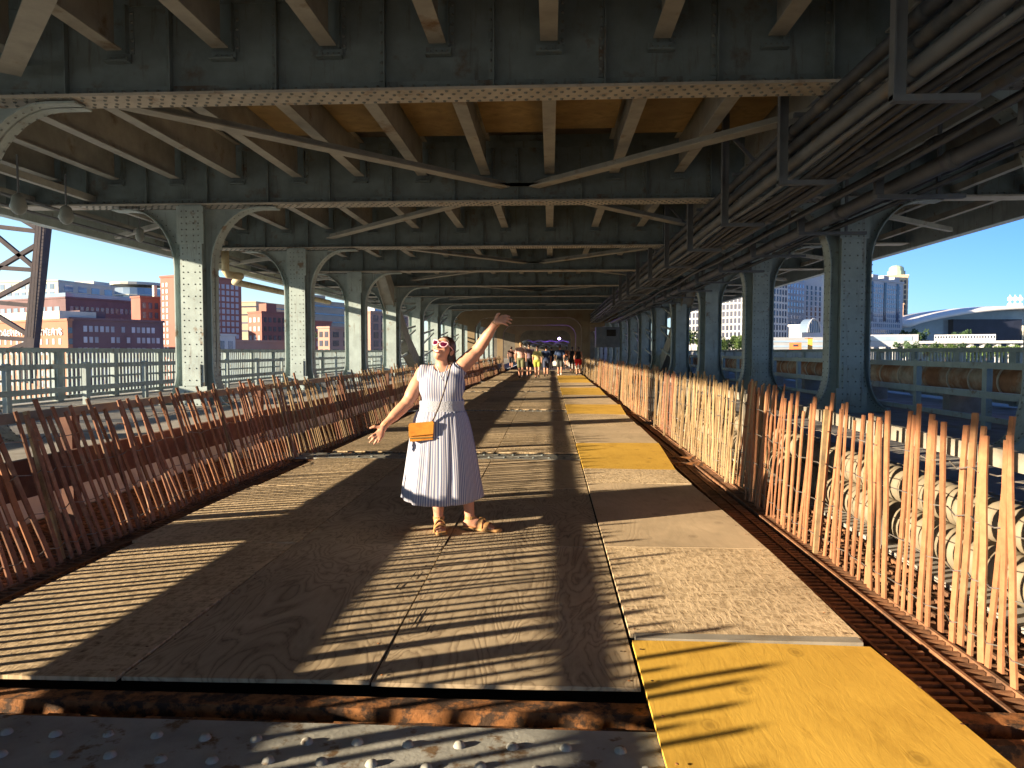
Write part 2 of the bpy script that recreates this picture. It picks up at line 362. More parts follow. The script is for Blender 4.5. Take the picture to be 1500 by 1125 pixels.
for i, x in enumerate(SX):
    if -6.5 < x < 5:
        p = MB().box(x+.13, x+1.43, YK(0)+.3, YK(1)-1.3-.2*(i % 3), 6.36, 6.40); p.build('soffit_panel', M['planks'], BR)
# lateral bracing, a diamond under the stringers
for k in range(-1, 8):
    ya, yb = YK(k), YK(k+1)
    for s, cx in ((-1, CL+1.2), (1, CR-1.0)):
        mid = -.75
        a, b_ = ((cx, ya+.3), (mid+.35*s, yb-.3)) if k % 2 == 0 else ((mid+.35*s, ya+.3), (cx, yb-.3))
        m = MB(); m.bar((a[0], a[1], 5.40), (b_[0], b_[1], 5.40), .30, .03); m.bar((a[0], a[1], 5.48), (b_[0], b_[1], 5.48), .03, .12)
        m.build('lateral_brace', M['under'], BR)
    MB().box(-1.4, -.1, (yb if k % 2 == 0 else ya)-.52, (yb if k % 2 == 0 else ya)-.27, 5.43, 5.45).build('gusset_plate', M['under'], BR)
# outer longitudinal struts at both overhangs
for x in (-11.6, -13.2, 9.6, 11.2):
    MB().box(x-.07, x+.07, Y0, 75, 5.2, 5.36).build('overhang_strut', M['under'], BR)
for k in range(-1, 7):
    y = YK(k)
    MB().bar((CL-.7, y+1, 5.0), (EL+.3, y+4.4, 5.05), .14, .12).build('overhang_brace', M['under'], BR)
    MB().bar((CR+.7, y+1, 5.0), (ER-.3, y+4.4, 5.05), .14, .12).build('overhang_brace', M['under'], BR)
# arch ribs crossing the deck
for x in (CL-.1, CR+.3):
    m = MB(); pts = [(37.2, 6.6), (39.5, 5.2), (42, 3.55), (45, 1.9), (48.5, .5), (51, -.3)]
    for (a, z1), (b_, z2) in zip(pts, pts[1:]):
        m.bar((x-.28, a, z1), (x-.28, b_, z2), .04, .95); m.bar((x+.28, a, z1), (x+.28, b_, z2), .04, .95)
        m.bar((x, a, z1+.42), (x, b_, z2+.42), .52, .04); m.bar((x, a, z1-.42), (x, b_, z2-.42), .52, .04)
    m.build('arch_rib', M['under'], BR)
# laced posts beside the columns past the rib
for k in (4, 5, 6, 7):
    for x in (CL, CR):
        y = YK(k); m = MB(); m.box(x-.2, x+.2, y+1.25, y+1.3, 0, 5.05)
        for i in range(9):
            z = .2+i*.52
            for yy in (y+.35, ): 
                m.bar((x, yy, z), (x, y+1.25, z+.52), .03, .09, (1,0,0)); m.bar((x+.02, yy, z+.52), (x+.02, y+1.25, z), .03, .09, (1,0,0))
        m.build('laced_post', M['steel'], BR)
        m = MB()
        for i in range(5):
            m.bar((x, y+1.4, 1.0+i*.8), (x, y+BAY-.6, 1.6+i*.75+(i % 2)*.5), .1, .12)
        m.build('lattice_strut', M['steel'], BR)
# lower floor beam plates showing between the board rows
for j, (ya, yb, xa, xb) in enumerate(((1.7, 2.70, -4.6, 1.2), (9.62, 10.08, -4.4, .9), (17.3, 17.72, -4.4, .9), (25.5, 25.9, -4.4, .9), (34, 34.4, -4.4, .9))):
    p = MB().box(xa, xb, ya, yb, -.12, -.012); pl = p.build('riveted_plate', M['plate'], BR)
    r = MB()
    for i, x in enumerate(np.arange(xa+.1, xb, .19 if j == 0 else .2)):
        for q, yy in enumerate((yb-.13, yb-.27, ya+.12) if j == 0 else (yb-.1, ya+.12)):
            r.dome((x+(.09 if q % 2 else 0)+random.uniform(-.008,.008), yy+random.uniform(-.01,.01), -.0125), (0,0,1), .0235 if j == 0 else .026, .019 if j == 0 else .018, 10)
    r.build('rivets', M['plate'] if j == 0 else M['rivet'], pl, smooth=True)
    l = MB(); x = xa
    while x < xb+1.9:
        x2 = x+random.uniform(.05, .25); o = random.uniform(-.004, .003)
        l.box(x, x2, yb+.006, yb+.05+o, -.16, -.03+o); x = x2+.001
    if j == 0:
        l.box(xa, xb+2, 2.86, 2.96, -.17, -.03); l.box(xa, xb+2, 2.80, 2.859, -.17, -.14)
    else:
        l.box(xa, xb+1.6, ya-.09, ya-.01, -.15, -.03)
    l.build('rusty_lip', M['rust'], pl)

# ------------------------------------------------------------------ boards on the deck
ORD = ['first','second','third','fourth','fifth','sixth','seventh','eighth','ninth','tenth','eleventh','twelfth','thirteenth','fourteenth','fifteenth','sixteenth','seventeenth']
def board(name, kind, x0, x1, ya, yb, z, label, group, tilt=.004, shape=None):
    nx, ny = 5, 8; m = MB(); ph = random.uniform(0, 6); T = .018
    lay = []
    for t in (0, 1):
        for j in range(ny+1):
            for i in range(nx+1):
                u, v = i/nx, j/ny
                xx1 = x1 if shape is None else shape[0]+(shape[1]-shape[0])*v
                x = x0+(xx1-x0)*u; y = ya+(yb-ya)*v
                zz = z+tilt*math.sin(u*3+ph)*math.cos(v*4+ph*1.7)+tilt*.5
                lay.append((x, y, zz-(T if t == 0 else 0)))
    W = nx+1; n0 = (nx+1)*(ny+1); f = []
    for j in range(ny):
        for i in range(nx):
            a = j*W+i; f.append((a, a+W, a+W+1, a+1)); f.append((n0+a, n0+a+1, n0+a+W+1, n0+a+W))
    ring = [i for i in range(W)]+[j*W+nx for j in range(1, ny+1)]+[ny*W+i for i in range(nx-1, -1, -1)]+[j*W for j in range(ny-1, 0, -1)]
    for a, b_ in zip(ring, ring[1:]+ring[:1]): f.append((a, b_, n0+b_, n0+a))
    m.add(lay, f)
    o = m.build(name, M[kind], None, ((x0+x1)/2, ya, z)); tag(o, label, 'board', group)
    if ya < 10:
        sc = MB(); y = ya+.06
        while y < yb-.03:
            for x in (x0+.03, x1-.05): sc.dome((x+random.uniform(-.008, .008), y, z+tilt*1.5), (0,0,1), .0075, .002)
            y += random.uniform(.26, .36)
        sc.build('screws', M['rust'], o)
    return o
rows = [(3.03, 5.24), (5.25, 7.5), (7.51, 9.5), (10.18, 12.5), (12.51, 14.8), (14.81, 17.2), (17.82, 20.2), (20.21, 22.7), (22.71, 25.4), (26.0, 28.6), (28.61, 31.2), (31.21, 33.9), (34.5, 40), (40.01, 47), (47.01, 56)]
for i, (ya, yb) in enumerate(rows):
    kc = ['ply','ply','plain','osb','plain','ply','osb','ply','plain','osb','ply','plain','ply','osb','ply'][i]
    where = ORD[i]+' row from the front'
    board('strand_board', 'osb', -3.08+random.uniform(-.06,.03), -1.885, ya-(.02 if i == 0 else 0), yb, .0, 'tan strand board along the left fence, '+where, 'boards along the left fence')
    lk = {'ply':'swirl-grained plywood','plain':'plain tan plywood','osb':'flaky strand board'}[kc]
    board('plywood_sheet', kc, -1.872, -.775, ya, yb, .0, lk+' sheet, left of the middle seam, '+where, 'sheets down the middle of the walkway')
    board('plywood_sheet', kc, -.765, .385, ya, yb, .0, lk+' sheet, right of the middle seam, '+where, 'sheets down the middle of the walkway')
strip = [('yellow',1.75,3.50,(1.60,1.53),'bright yellow painted plywood panel with knots, nearest of the yellow panels'),
 ('osb',3.58,5.21,(1.53,1.55),'coarse tan strand board panel just behind the nearest yellow panel'),
 ('plain',5.22,7.74,(1.55,1.50),'smooth plain panel crossed by a column shadow, right side of the walkway'),
 ('osb',7.75,8.72,(1.50,1.50),'narrow strand board strip in front of the second yellow panel'),
 ('yellow',8.73,11.2,(1.50,1.66),'yellow painted panel, second from the front on the right strip'),
 ('plain',11.21,13.8,(1.66,1.68),'plain tan panel right behind the second yellow panel'),
 ('osb',13.81,16.4,(1.66,1.7),'strand board panel in front of the third yellow panel'),
 ('yellow',16.41,19.4,(1.7,1.86),'yellow painted panel, third from the front on the right strip'),
 ('plain',19.41,23.6,(1.8,1.8),'plain tan panel between the third and fourth yellow panels'),
 ('yellow',23.61,28.5,(1.8,1.9),'yellow painted panel, fourth from the front on the right strip'),
 ('plain',28.51,33,(1.85,1.85),'plain tan panel behind the fourth yellow panel'),
 ('yellow',33.01,43,(1.85,1.95),'long yellow panel under the walkers in the distance'),
 ('plain',43.01,56,(1.9,1.9),'farthest tan panel on the right strip, past the walkers')]
for kd, ya, yb, sh, lab in strip:
    board('yellow_board' if kd == 'yellow' else 'plywood_board', kd, .40, sh[0], ya, yb, .012, lab, 'panels of the right-hand strip', .006, sh)
m = MB().box(.42, 1.50, 3.505, 3.575, -.03, .028); tag(m.build('wood_batten', M['timber_p']), 'thin weathered wood batten between nearest yellow panel and strand board', 'batten')
# a few splits in the front plywood
sheet = bpy.data.objects['plywood_sheet.001']
for px, py, ln, wd in ((612, 905, .30, .012), (606, 842, .16, .010), (583, 858, .14, .012), (628, 920, .12, .008), (640, 800, .25, .007)):
    q = gr(px, py, .0085); q.x = max(q.x, -.72) if px > 900 else q.x
    tgt = sheet if q.x > -.765 else bpy.data.objects['plywood_sheet']
    m = MB(); m.prism([(-.5*wd, 0), (0, -ln/2), (.5*wd, -.02), (.1*wd, ln/2)], (q.x, q.y, .0075), (1,0,0), (.06,1,0), (0,0,.0015)); m.build('split', M['dark'], tgt)
# ------------------------------------------------------------------ snow fences
def picket_mesh(wd, ln, nm, mt):
    m = MB(); n = 6
    for i in range(n+1):
        z = ln*i/n; o = .004*math.sin(i*1.7)
        for a, b in ((-.5,-1),(.5,-1),(.5,1),(-.5,1)): m.v.append((b*.0055, a*wd+o, z))
    for i in range(n):
        for k in range(4):
            k2 = (k+1) % 4; m.f.append((4*i+k, 4*i+k2, 4*i+4+k2, 4*i+4+k))
    m.f += [(3,2,1,0), (4*n,4*n+1,4*n+2,4*n+3)]
    return m.mesh(nm, mt)
PK = {c: [picket_mesh(.038, 1.12, 'picket', M[c]), picket_mesh(.034, 1.10, 'picket', M[c]), picket_mesh(.043, 1.15, 'picket', M[c])] for c in ('pick_r','pick_o','pick_t')}
def fence(X, ya, yb, pitch, kinds, lean, along, z0, label, group, height=1.0, jit=.02, post=True):
    t = thing('snow_fence', (X, (ya+yb)/2, 0), label, 'fence', group); base = Vector(t.location)
    y = ya; tops = []
    while y < yb:
        c = random.choice(kinds); me = random.choice(PK[c])
        o = bpy.data.objects.new('picket', me); COL.objects.link(o); o.parent = t
        xx = X+random.uniform(-.012, .012)+.05*math.sin(y*.6); zz = z0+random.uniform(-.015, .02)+.025*math.sin(y*.9)
        o.location = Vector((xx, y, zz))-base
        al = along+random.gauss(0, jit)+.03*math.sin(y*1.3)
        o.rotation_euler = (al, lean+random.gauss(0, .025), random.gauss(0, .1)); o.scale = (1, 1, height*random.uniform(.93, 1.05))
        tops.append((xx, y, zz, al)); y += pitch*random.choice((.8, .95, 1, 1, 1.05, 1.2))
    for fr in (.12, .38, .66, .9):
        pts = [(a+math.sin(lean)*fr*height+.012*(-1)**i, b-math.sin(al)*fr*height, zz+fr*height*math.cos(lean)+.01*math.sin(b*3)) for i, (a, b, zz, al) in enumerate(tops)]
        MB().tube(pts, .004, 4).build('wire', M['wire'], t)
    if post:
        yy = ya+.3
        while yy < yb:
            MB().bar((X-.05, yy, -.06), (X-.05+math.sin(lean)*1.0, yy-.03, 1.0), .03, .03, (1,0,0)).build('post', M['pick_t'], t); yy += 2.9
    return t
gl, gr_ = 'snow fences along the left side', 'snow fences along the right side'
LE = [(-1.0, 4.6, .098, ['pick_r','pick_r','pick_t'], 'brown picket snow fence nearest on the left, leaning well over'),
      (4.65, 9.4, .098, ['pick_r','pick_r','pick_o'], 'reddish picket snow fence on the left, second stretch from the front'),
      (9.45, 16, .10, ['pick_r','pick_t','pick_t'], 'sunlit brown snow fence at left behind the outstretched low hand'),
      (16.05, 25, .105, ['pick_t','pick_r','pick_t'], 'tan weathered snow fence on the left behind the woman in the dress'),
      (25.05, 38, .13, ['pick_r'], 'dark red picket fence at left in the distance beside the walkers'),
      (38.05, 54, .19, ['pick_r','pick_t'], 'farthest snow fence stretch on the left, past the walkers')]
for i, (ya, yb, p, kd, lab) in enumerate(LE):
    fence(-3.42, ya, yb, p, kd, -.22 if yb < 17 else -.12, .16 if i < 2 else (.08 if i == 2 else .03), -.05, lab, gl, .99)
RI = [(2.2, 7.35, .093, ['pick_o'], 'bright orange-tan picket snow fence nearest on the right with wide gaps', 2.0),
      (7.0, 8.1, .05, ['pick_t','pick_o'], 'bunched short piece of grey lath fence where two right-hand fences overlap', 2.1),
      (8.0, 12.6, .072, ['pick_t'], 'pale tan picket fence on the right just past the bunched overlap', 2.04),
      (12.6, 14.0, .08, ['pick_o','pick_r'], 'short orange-red patch of picket fence between pale stretches on right', 2.06),
      (14.0, 22, .075, ['pick_t','pick_t','pick_o'], 'dense pale picket fence on the right before the distant walkers', 2.08),
      (22.05, 34, .13, ['pick_t','pick_o'], 'golden picket fence on the right beside woman in red shorts', 2.12),
      (34.05, 52, .2, ['pick_t'], 'farthest picket fence on the right side of the walkway', 2.12)]
for i, (ya, yb, p, kd, lab, X) in enumerate(RI):
    fence(X, ya, yb, p, kd, .05, -.02 if i == 0 else .02, -.05, lab, gr_, 1.0, .024 if i == 0 else .09)
# timber barriers behind the fences
def barrier(X, rails, mt, label):
    t = thing('timber_barrier', (X, 0, 0), label, 'barrier')
    for (za, zb, th, ya, yb) in rails: MB().box(X-th/2, X+th/2, ya, yb, za, zb).build('rail', M['timber_p'] if zb > .8 else mt, t)
    y = -2.0
    while y < 52:
        s = -1 if X < 0 else 1
        MB().box(X+s*.04, X+s*.14, y, y+.1, -.1, .93).build('post', mt, t); y += 3.8
barrier(-3.78, [(.915, .985, .05, -8, 52), (.365, .645, .05, -8, 52)], M['timber'], 'brown timber guard rails behind the left snow fence, wide lower board')
barrier(2.42, [(.80, .90, .05, -2, 52)], M['timber_p'], 'pale grey timber rail behind the right snow fence')
m = MB().box(-5.0, -4.62, -8, 70, -.1, .30); tag(m.build('concrete_curb', M['conc_w']), 'long whitish concrete curb behind the left snow fence', 'curb')
# corrugated pipes
def corrugated(X, zc, r, ya, yb, label):
    m = MB(); pts = []; rs = []
    st = .0137; n = int((yb-ya)/st)
    for i in range(n+1):
        y = ya+i*st; pts.append((X+.02*math.sin(y*.5), y, zc)); rs.append(r+.012*math.sin(2*math.pi*y/.11))
    m.tube(pts, rs, 20); o = m.build('corrugated_pipe', M['cream'], None, (X, ya, zc), True); tag(o, label, 'pipe', 'corrugated pipes behind the right fence')
corrugated(2.72, .10, .13, 2.4, 15, 'lowest cream corrugated pipe, touching the deck right behind the right fence')
corrugated(2.88, .33, .13, 2.5, 15.5, 'middle cream corrugated pipe resting above the lowest one')
corrugated(3.18, .24, .15, 2.6, 16, 'outer cream corrugated pipe farthest from the right fence')
for y in (3.2, 6.4, 9.6, 12.8):
    m = MB().box(3.12, 3.75, y, y+.12, -.04, .06); tag(m.build('timber_block', M['timber_p']), 'short timber bearer under the corrugated pipes', 'timber', 'bearers under the corrugated pipes')
# ------------------------------------------------------------------ guard rails and balustrades
def guard(X, z0, zs, label, ya, yb, st, ph, low=None):
    t = thing('guard_rail', (X, 0, z0), label, 'railing'); s = 1 if X < 0 else -1
    for (za, zb) in zs: MB().box(X-.03+s*.09, X+.03+s*.09, ya, yb, za, zb).build('rail', M['steel'], t)
    y = ya+ph
    while y < yb: MB().box(X-.055, X+.055, y-.075, y+.075, z0, zs[0][1]+.03).build('post', M['steel'], t); y += st
guard(-12.0, .06, [(1.0, 1.12), (.42, .55)], 'green-grey steel guard rail with two bars on the left roadway', -6, 72, 2.75, 2.2)
guard(8.2, -.04, [(1.10, 1.22), (.55, .68), (.12, .22)], 'grey steel guard rail with three bars in front of rusty pipe', -6, 72, 2.6, 1.9)
def balustrade(X, ztop, zlow, label, ya=-4, yb=90):
    t = thing('balustrade', (X, 0, 0), label, 'railing')
    MB().box(X-.11, X+.11, ya, yb, ztop-.12, ztop).build('top_rail', M['steel'], t)
    MB().box(X-.06, X+.06, ya, yb, zlow, zlow+.1).build('bottom_rail', M['steel'], t)
    MB().box(X-.035, X+.035, ya, yb, (ztop+zlow)*.42-.03, (ztop+zlow)*.42+.03).build('middle_rail', M['steel'], t)
    b = MB(); y = ya+.1
    while y < yb:
        b.box(X-.02, X+.02, y-.035, y+.035, zlow+.1, ztop-.12); y += .19 if y < 60 else .4
    b.build('baluster_panel', M['steel'], t)
    y = ya
    while y < yb: MB().box(X-.09, X+.09, y-.12, y+.12, zlow-.05, ztop-.12).build('post', M['steel'], t); y += 2.6
balustrade(-13.6, 1.52, .10, 'picketed steel balustrade along the outer left edge, city behind')
balustrade(12.0, 1.53, .05, 'picketed steel balustrade along the outer right edge, arena behind')
# rusty water main on the right
t = thing('water_main', (10.0, 0, .78), 'big rusty banded pipe running behind the right guard rail', 'pipe')
MB().tube([(10, -4, .78), (10, 75, .78)], .37, 28).build('pipe_barrel', M['rustpipe'], t, smooth=True)
y = 0
bm_ = MB()
while y < 60:
    MB().tube([(10, y, .78), (10, y+.05, .78)], .395, 28).build('band', M['band'], t); y += random.choice((1.1, 1.5, .9, 1.25))
for y in np.arange(-2, 70, 5.0): MB().box(9.6, 10.4, y, y+.3, -.04, .47).build('saddle', M['conc'], t)
# ------------------------------------------------------------------ conduits and hangers overhead right
def conduit(X, z, r, label, mt='pipe_k', ya=-1, yb=70, wob=.0):
    pts = [(X+wob*math.sin(y*.9+X*7), y, z+wob*math.sin(y*.7+z*5)) for y in np.arange(ya, yb, 1.2)]
    m = MB().tube(pts, r, 10); y = ya+2.2+(X*10 % 3)
    if r > .05:
        while y < yb: m.tube([(X, y, z), (X, y+.25, z)], r+.018, 10); y += 4.1
    tag(m.build('conduit_pipe', M[mt], None, (X, 0, z), True), label, 'pipe', 'service pipes under the upper deck')
conduit(3.85, 4.92, .085, 'topmost of three stacked thick dark pipes in the inner hangers')
conduit(3.87, 4.68, .085, 'middle of three stacked thick dark pipes in the inner hangers')
conduit(3.88, 4.43, .095, 'lowest of three stacked thick pipes in the inner hangers', 'pipe_g')
conduit(3.82, 4.19, .04, 'thin grey cable at the inner edge of the hanger trays', 'pipe_g', wob=.02)
conduit(3.98, 4.17, .05, 'dark sagging cable second from the inner tray edge', wob=.03)
conduit(4.12, 4.18, .035, 'thin pale cable third from the inner tray edge', 'pipe_g', wob=.03)
conduit(4.28, 4.19, .055, 'dark pipe at the outer side of the inner trays', wob=.01)
conduit(4.75, 4.28, .075, 'grey pipe hung free between the two rows of hangers', 'pipe_g')
conduit(4.95, 4.5, .06, 'dark pipe above the free-hung grey pipe')
conduit(5.55, 4.45, .06, 'slim dark pipe above the outer hangers')
conduit(5.85, 4.22, .13, 'thick grey pipe resting on the outer hangers', 'pipe_g')
conduit(6.15, 4.08, .035, 'thin dark cable along the outer hangers', wob=.03)
conduit(4.42, 4.16, .045, 'dark cable just outside the inner trays', wob=.03)
conduit(4.58, 4.42, .05, 'thin dark pipe between inner trays and the free-hung pipe', wob=.015)
conduit(5.2, 4.22, .04, 'thin grey cable right of the free-hung pipe', 'pipe_g', wob=.03)
conduit(5.38, 4.75, .05, 'dark pipe high up between the two hanger rows')
conduit(6.42, 4.2, .045, 'dark cable at the far end of the outer hangers', wob=.02)
conduit(6.75, 4.5, .06, 'slim dark pipe closest to the right columns')
HZ = ['nearest','second','third','fourth','fifth','sixth','seventh','eighth','ninth','tenth']
i = 0
for y in np.arange(7.95, 44, 3.8):
    lab = HZ[i]+(' steel hanger' if i == 0 else ' steel hanger from the front')+' holding the inner conduits'
    t = thing('pipe_hanger', (3.6, y, 4.08), lab, 'hanger', 'inner pipe hangers')
    m = MB(); m.box(3.58, 3.71, y-.012, y+.012, 4.05, 6.5); m.box(3.56, 3.58, y-.06, y+.06, 4.05, 6.5); m.build('hanger_channel', M['pipe_g'], t)
    MB().box(3.56, 4.45, y-.05, y+.05, 4.03, 4.10).build('tray_bar', M['pipe_g'], t)
    MB().box(3.79, 4.35, y-.04, y+.04, 5.08, 5.14).build('cross_bar', M['pipe_g'], t)
    MB().bar((3.75, y, 5.9), (4.4, y+.02, 5.2), .04, .07).build('knee_brace', M['pipe_g'], t)
    lab = HZ[i]+' bracket'+('' if i == 0 else ' from the front')+' under the outer thick grey pipe'
    t = thing('pipe_bracket', (5.5, y+.9, 4.02), lab, 'bracket', 'outer pipe brackets')
    yy = y+.9
    MB().box(5.45, 6.9, yy-.06, yy+.06, 3.98, 4.045).build('tray_bar', M['pipe_g'], t)
    m = MB(); m.box(5.43, 5.57, yy-.05, yy+.05, 4.05, 4.38); m.build('side_plate', M['pipe_g'], t)
    MB().box(6.45, 6.5, yy-.03, yy+.03, 4.05, 6.3).build('hanger_rod', M['pipe_g'], t)
    i += 1

# left overhang: enamel lamps and drain pipe
for j, (px, py, Y, lab) in enumerate(((27, 306, 14.0, 'white dome lamp hung at the left edge, nearest of the dome lamps'), (97, 322, 15.6, 'white dome lamp hung at the left edge, middle one'), (205, 352, 20.5, 'small white dome lamp nearest the big left column'))):
    p = at(px, py-9, Y); r = .16 if j < 2 else .13
    t = thing('dome_lamp', p, lab, 'lamp', 'dome lamps under the left edge')
    m = MB(); R = [(.02, .18), (.06, .17), (.5*r/.26*.2+.05, .12), (r*.8, .03), (r, -.08), (r*.75, -.17), (r*.4, -.22), (.02, -.24)]
    m.tube([(p.x, p.y, p.z+b) for a, b in R], [a for a, b in R], 16); m.build('lamp_shade', M['lampw'], t, smooth=True)
    MB().tube([(p.x, p.y, p.z+.15), (p.x, p.y, 5.3)], .02, 6).build('stem', M['pipe_g'], t)
p = [at(150, 335, 17.5), at(150, 350, 17.5)]
a = at(330, 382, 27); b = at(333, 402, 27); c = at(375, 408, 27.5)
m = MB().tube([(a.x, 27, 5.3), (a.x, 27, b.z+.12), (a.x+.05, 27.05, b.z), (a.x+.4, 27.4, b.z-.03), (EL+.55, 30.5, b.z+.05), (EL+.5, 44, b.z+.1)], .14, 10)
tag(m.build('drain_pipe', M['yellowpipe'], None, None, True), 'cream yellow drain pipe with elbow under the left deck edge', 'pipe')
for j, (zz, r) in enumerate(((5.05, .05), (4.9, .04))):
    m = MB().tube([(-12.6-.35*j, y, zz) for y in np.arange(-4, 60, 2)], r, 6)
    tag(m.build('service_pipe', M['pipe_g']), ('upper' if j == 0 else 'lower')+' thin pipe running under the left overhang near the dome lamps', 'pipe')
# ------------------------------------------------------------------ far end of the corridor
def portal(y, x0, x1, ztop, label, mt):
    r = 1.3; op = [(x0, -.1)]
    for i in range(7): a = math.pi/2*i/6; op.append((x0+r*(1-math.cos(a)), ztop-r+r*math.sin(a)))
    for i in range(7): a = math.pi/2*i/6; op.append((x1-r+r*math.sin(a), ztop-r+r*math.cos(a)))
    op.append((x1, -.1))
    poly = [(x0-.7, -.1)]+op+[(x1+.8, -.1), (x1+.8, 3.9), (x1+3.4, 4.4), (x1+3.4, 6.6), (x0-2.6, 6.6), (x0-2.6, 4.4), (x0-.7, 3.9)]
    m = MB().prism(list(reversed(poly)), (0, y, 0), (1,0,0), (0,0,1), (0,1.2,0))
    tag(m.build('concrete_portal', mt, None, (0, y, 0)), label, 'portal', 'concrete portals at the far end')
portal(70, -7.3, 3.0, 4.7, 'nearer round-cornered tan concrete portal over the distant walkway', M['conc_b'])
portal(86, -5.6, 3.0, 4.55, 'middle tan concrete portal lit faintly purple', M['conc_b'])
portal(105, -4.4, 3.0, 4.5, 'farthest round-cornered portal in the purple glow', M['conc_b'])
m = MB().box(-14, 12, 148, 149, -.5, 6.6); tag(m.build('end_wall', M['soffit']), 'dim end wall beyond the farthest portal', 'wall')
t = thing('equipment_cabinet', (4.2, 56, 1.9), 'grey ribbed metal cabinet hung beside the right columns far off', 'cabinet')
MB().box(3.5, 5.3, 56, 57.5, 1.75, 3.3).build('cabinet_body', M['pipe_g'], t); MB().box(4.3, 5.0, 55.97, 55.998, 2.6, 3.1).build('louvre', M['dark'], t); MB().box(3.6, 3.7, 56.3, 56.4, -.04, 1.75).build('leg', M['steel'], t); MB().box(5.1, 5.2, 56.3, 56.4, -.04, 1.75).build('leg', M['steel'], t)
for j in range(3):
    y = 92+j*4; pts = [(-3.6+.35*i, y+.3*math.sin(i*1.3), 2.6-.28*j+.22*abs(math.sin(i*.75+j))) for i in range(18)]
    m = MB().strip(pts, (0, .9, .1), .01); tag(m.build('fabric_swag', M['white'], None, None, True), 'white fabric swag strung across the far walkway, '+('highest', 'middle', 'lowest')[j]+' one', 'fabric', 'fabric swags at the far end')
p = at(819, 496, 90)
t = thing('purple_lamp', p, 'small spotlight glowing purple at the far end of the walkway', 'lamp')
MB().tube([(p.x, p.y+.3, p.z), (p.x, p.y, p.z)], .16, 10).build('housing', M['dark'], t)
MB().tube([(p.x, p.y-.02, p.z), (p.x, p.y-.06, p.z)], .14, 10).build('lens', mat('lit_lens', (.5, .4, 1), emit=((.55, .4, 1), 12)), t)
ld = bpy.data.lights.new('purple_glow', 'POINT'); ld.color = (.28, .08, 1); ld.energy = 70; ld.shadow_soft_size = .3
lo = bpy.data.objects.new('purple_glow', ld); COL.objects.link(lo); lo.parent = t; lo.location = (0, -.4, .35)
